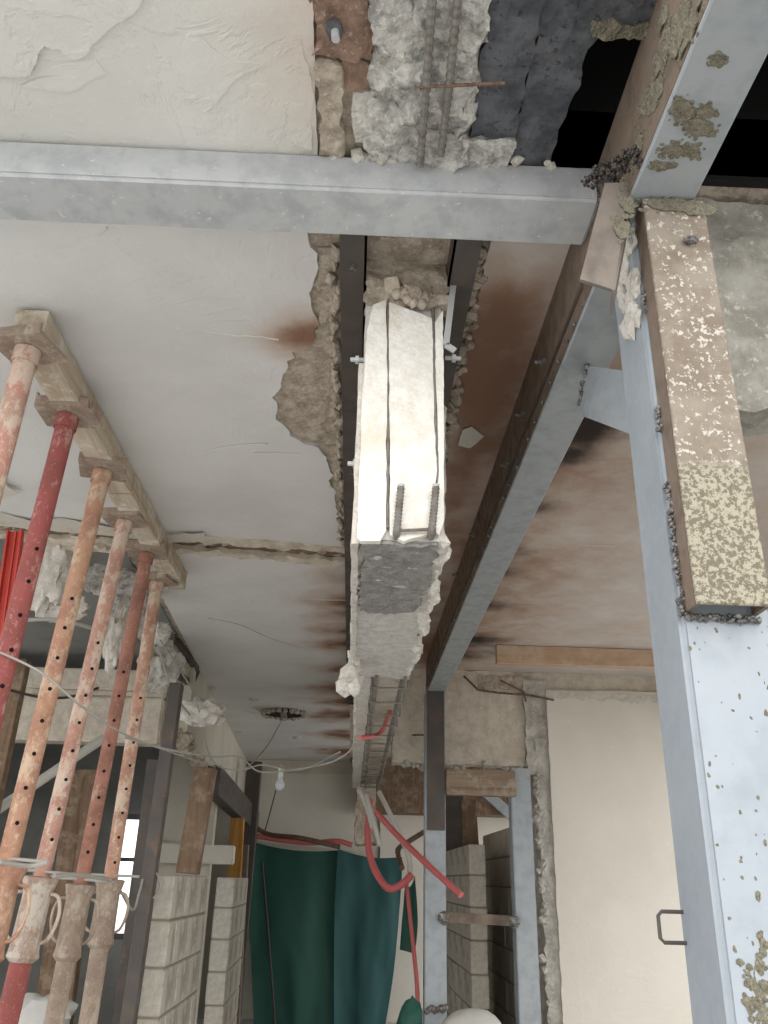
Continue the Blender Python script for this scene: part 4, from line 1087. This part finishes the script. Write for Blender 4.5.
wire([P(248, 822, Y=11.4), P(268, 834, Y=11.4), P(300, 838, Y=11.2), P(340, 847, Y=11.15)], .03, 'rebar_rust', 'brown tube along the top left of the green sheet', 'conduit', 'conduit')
wire([P(276, 790, Y=11.5), P(268, 820, Y=11.5), P(263, 836, Y=11.4)], .008, 'wire_dark', 'thin dark cord hanging on the cream wall left of the bulb')
m = MB(); a = P(357, 800, Y=7.6); b = P(372, 845, Y=7.6)
m.rough_box((a.x, 7.5, b.z), (b.x + .02, 7.7, .82), .05, .03, 8, 2.); m.build('beam_seat', M['concrete'], cbm, 40)

# ------------------------------------------------------------------ green sheets
def cloth(pts_l, pts_r, Y, folds, mat, parent, name, nu=26, nv=34, seed=0.):
    """quad strip between a left and a right edge given as points, with drape folds"""
    L_, R_ = curve_pts(pts_l, 8), curve_pts(pts_r, 8); m = MB(); vs = []
    for j in range(nv + 1):
        t = j / nv; q_ = t * (len(L_) - 1); i_ = min(int(q_), len(L_) - 2); a = L_[i_].lerp(L_[i_ + 1], q_ - i_); b = R_[i_].lerp(R_[i_ + 1], q_ - i_)
        for i in range(nu + 1):
            s = i / nu; p = a.lerp(b, s)
            p = p + V((0, 0.035 * math.sin(s * folds * 6.283 + fbm((s, t, seed), 2) * 2) * (.25 + .75 * t) + .03 * fbm((s * 2, t * 1.2, seed), 1.2, 2), -.05 * math.sin(s * 3.14) * (1 - t)))
            vs.append(p)
    fs = [(j * (nu + 1) + i, j * (nu + 1) + i + 1, (j + 1) * (nu + 1) + i + 1, (j + 1) * (nu + 1) + i) for j in range(nv) for i in range(nu)]
    m.add(vs, fs)
    back = [p + V((0, .006, 0)) for p in vs]
    m.add(back, [tuple(reversed(f)) for f in fs])
    return m.build(name, M[mat], parent, 180)
t = empty('green_tarpaulin', P(325, 845, Y=11.4), 'dark green sheet hung over the far doorway under the cream wall', 'tarpaulin')
cloth([P(256, 843, Y=11.5), P(249, 900, Y=11.4), P(251, 960, Y=11.4), P(254, 1040, Y=11.4)], [P(342, 850, Y=11.5), P(338, 900, Y=11.4), P(336, 960, Y=11.4), P(336, 1040, Y=11.4)], 11.4, 1.6, 'tarp', t, 'left_width')
cloth([P(338, 849, Y=11.42), P(335, 900, Y=11.36), P(334, 960, Y=11.36), P(334, 1040, Y=11.36)], [P(402, 857, Y=11.5), P(401, 890, Y=11.4), P(394, 970, Y=11.4), P(383, 1040, Y=11.4)], 11.4, 1.2, 'tarp_blue', t, 'right_width', seed=3.)
m = MB(); m.tube(curve_pts([P(262, 862, Y=11.27), P(268, 930, Y=11.25), P(276, 1040, Y=11.25)], 8), .015, 6); m.build('hem_cord', M['wire_dark'], t)
o = cloth([P(405, 884, Y=7.3), P(402, 920, Y=7.3), P(400, 950, Y=7.3)], [P(415, 876, Y=7.3), P(418, 920, Y=7.3), P(415, 954, Y=7.3)], 7.3, .6, 'tarp', None, 'green_scrap', 8, 14, 5.)
tag(o, 'narrow green sheet scrap hanging left of the back post', 'tarpaulin')
m = MB(); m.blob(P(411, 1026, Y=5.7), .11, 3, .3, 1, 2.0, (.7, .6, 1.3)); tag(m.build('green_bag', M['tarp'], None, 60), 'dark green bag top at the foot of the left back post', 'bag')
m = MB(); m.blob(P(472, 1034, Y=5.6), .15, 3, .15, 1, 4.0, (1.2, .7, .9)); tag(m.build('grey_sack', M['sack'], None, 60), 'round grey sack top between the two back posts', 'sack')
m = MB(); m.blob(P(36, 1028, Y=5.0), .16, 3, .4, 1.3, 6.0, (1.1, .7, 1.0)); tag(m.build('white_sack', M['sack'], None, 60), 'crumpled white sack low between the props', 'sack')

# ------------------------------------------------------------------ bright window slits and boards in the left room
def slit(n, x0, x1, y0, y1, Y, label):
    a, b = P(x0, y0, Y=Y), P(x1, y0, Y=Y); a.z = P(x0 - 14, y1, Y=Y).z
    t = bpy.data.objects.new('window_%d' % n, None); COL.objects.link(t); t.location = a; t['kind'] = 'structure'
    bpy.context.view_layer.update()
    m = MB(); m.box((a.x, Y, a.z), (b.x, Y + .01, b.z)); m.build('pane', M['window_light'], t)
    m = MB()
    for q in ((a.x - .05, a.x), (b.x, b.x + .05)): m.box((q[0], Y - .05, a.z - .05), (q[1], Y + .06, b.z + .05))
    m.box((a.x - .05, Y - .05, b.z), (b.x + .05, Y + .06, b.z + .05)); m.box((a.x - .05, Y - .05, a.z - .05), (b.x + .05, Y + .06, a.z))
    z = a.z + (b.z - a.z) * .62; m.box((a.x, Y - .04, z), (b.x, Y + .02, z + .035))
    m.build('window_frame', M['steel_dark'], t)
slit(1, 78, 85, 818, 866, 8.8, '')
slit(2, 126, 141, 820, 933, 8.8, '')
m = MB(); a, b = P(160, 735, Y=8.9), P(240, 935, Y=8.9)
bb = MB(); bb.box((a.x, 8.6, P(0, 845, Y=8.7).z - .12), (P(235, 850, Y=8.7).x, 8.75, P(200, 845, Y=8.7).z))
tag(bb.build('concrete_ledge', M['plaster_wall'], None, None, .01), 'white ledge behind the brown timber post, above the block walls', 'ledge')
wz = MB(); wz.box((P(160, 760, Y=8.9).x, 8.85, ZF), (left_line(9), 8.98, ZC)); wz.build('plaster_panel', M['plaster_dull'], wall_left)
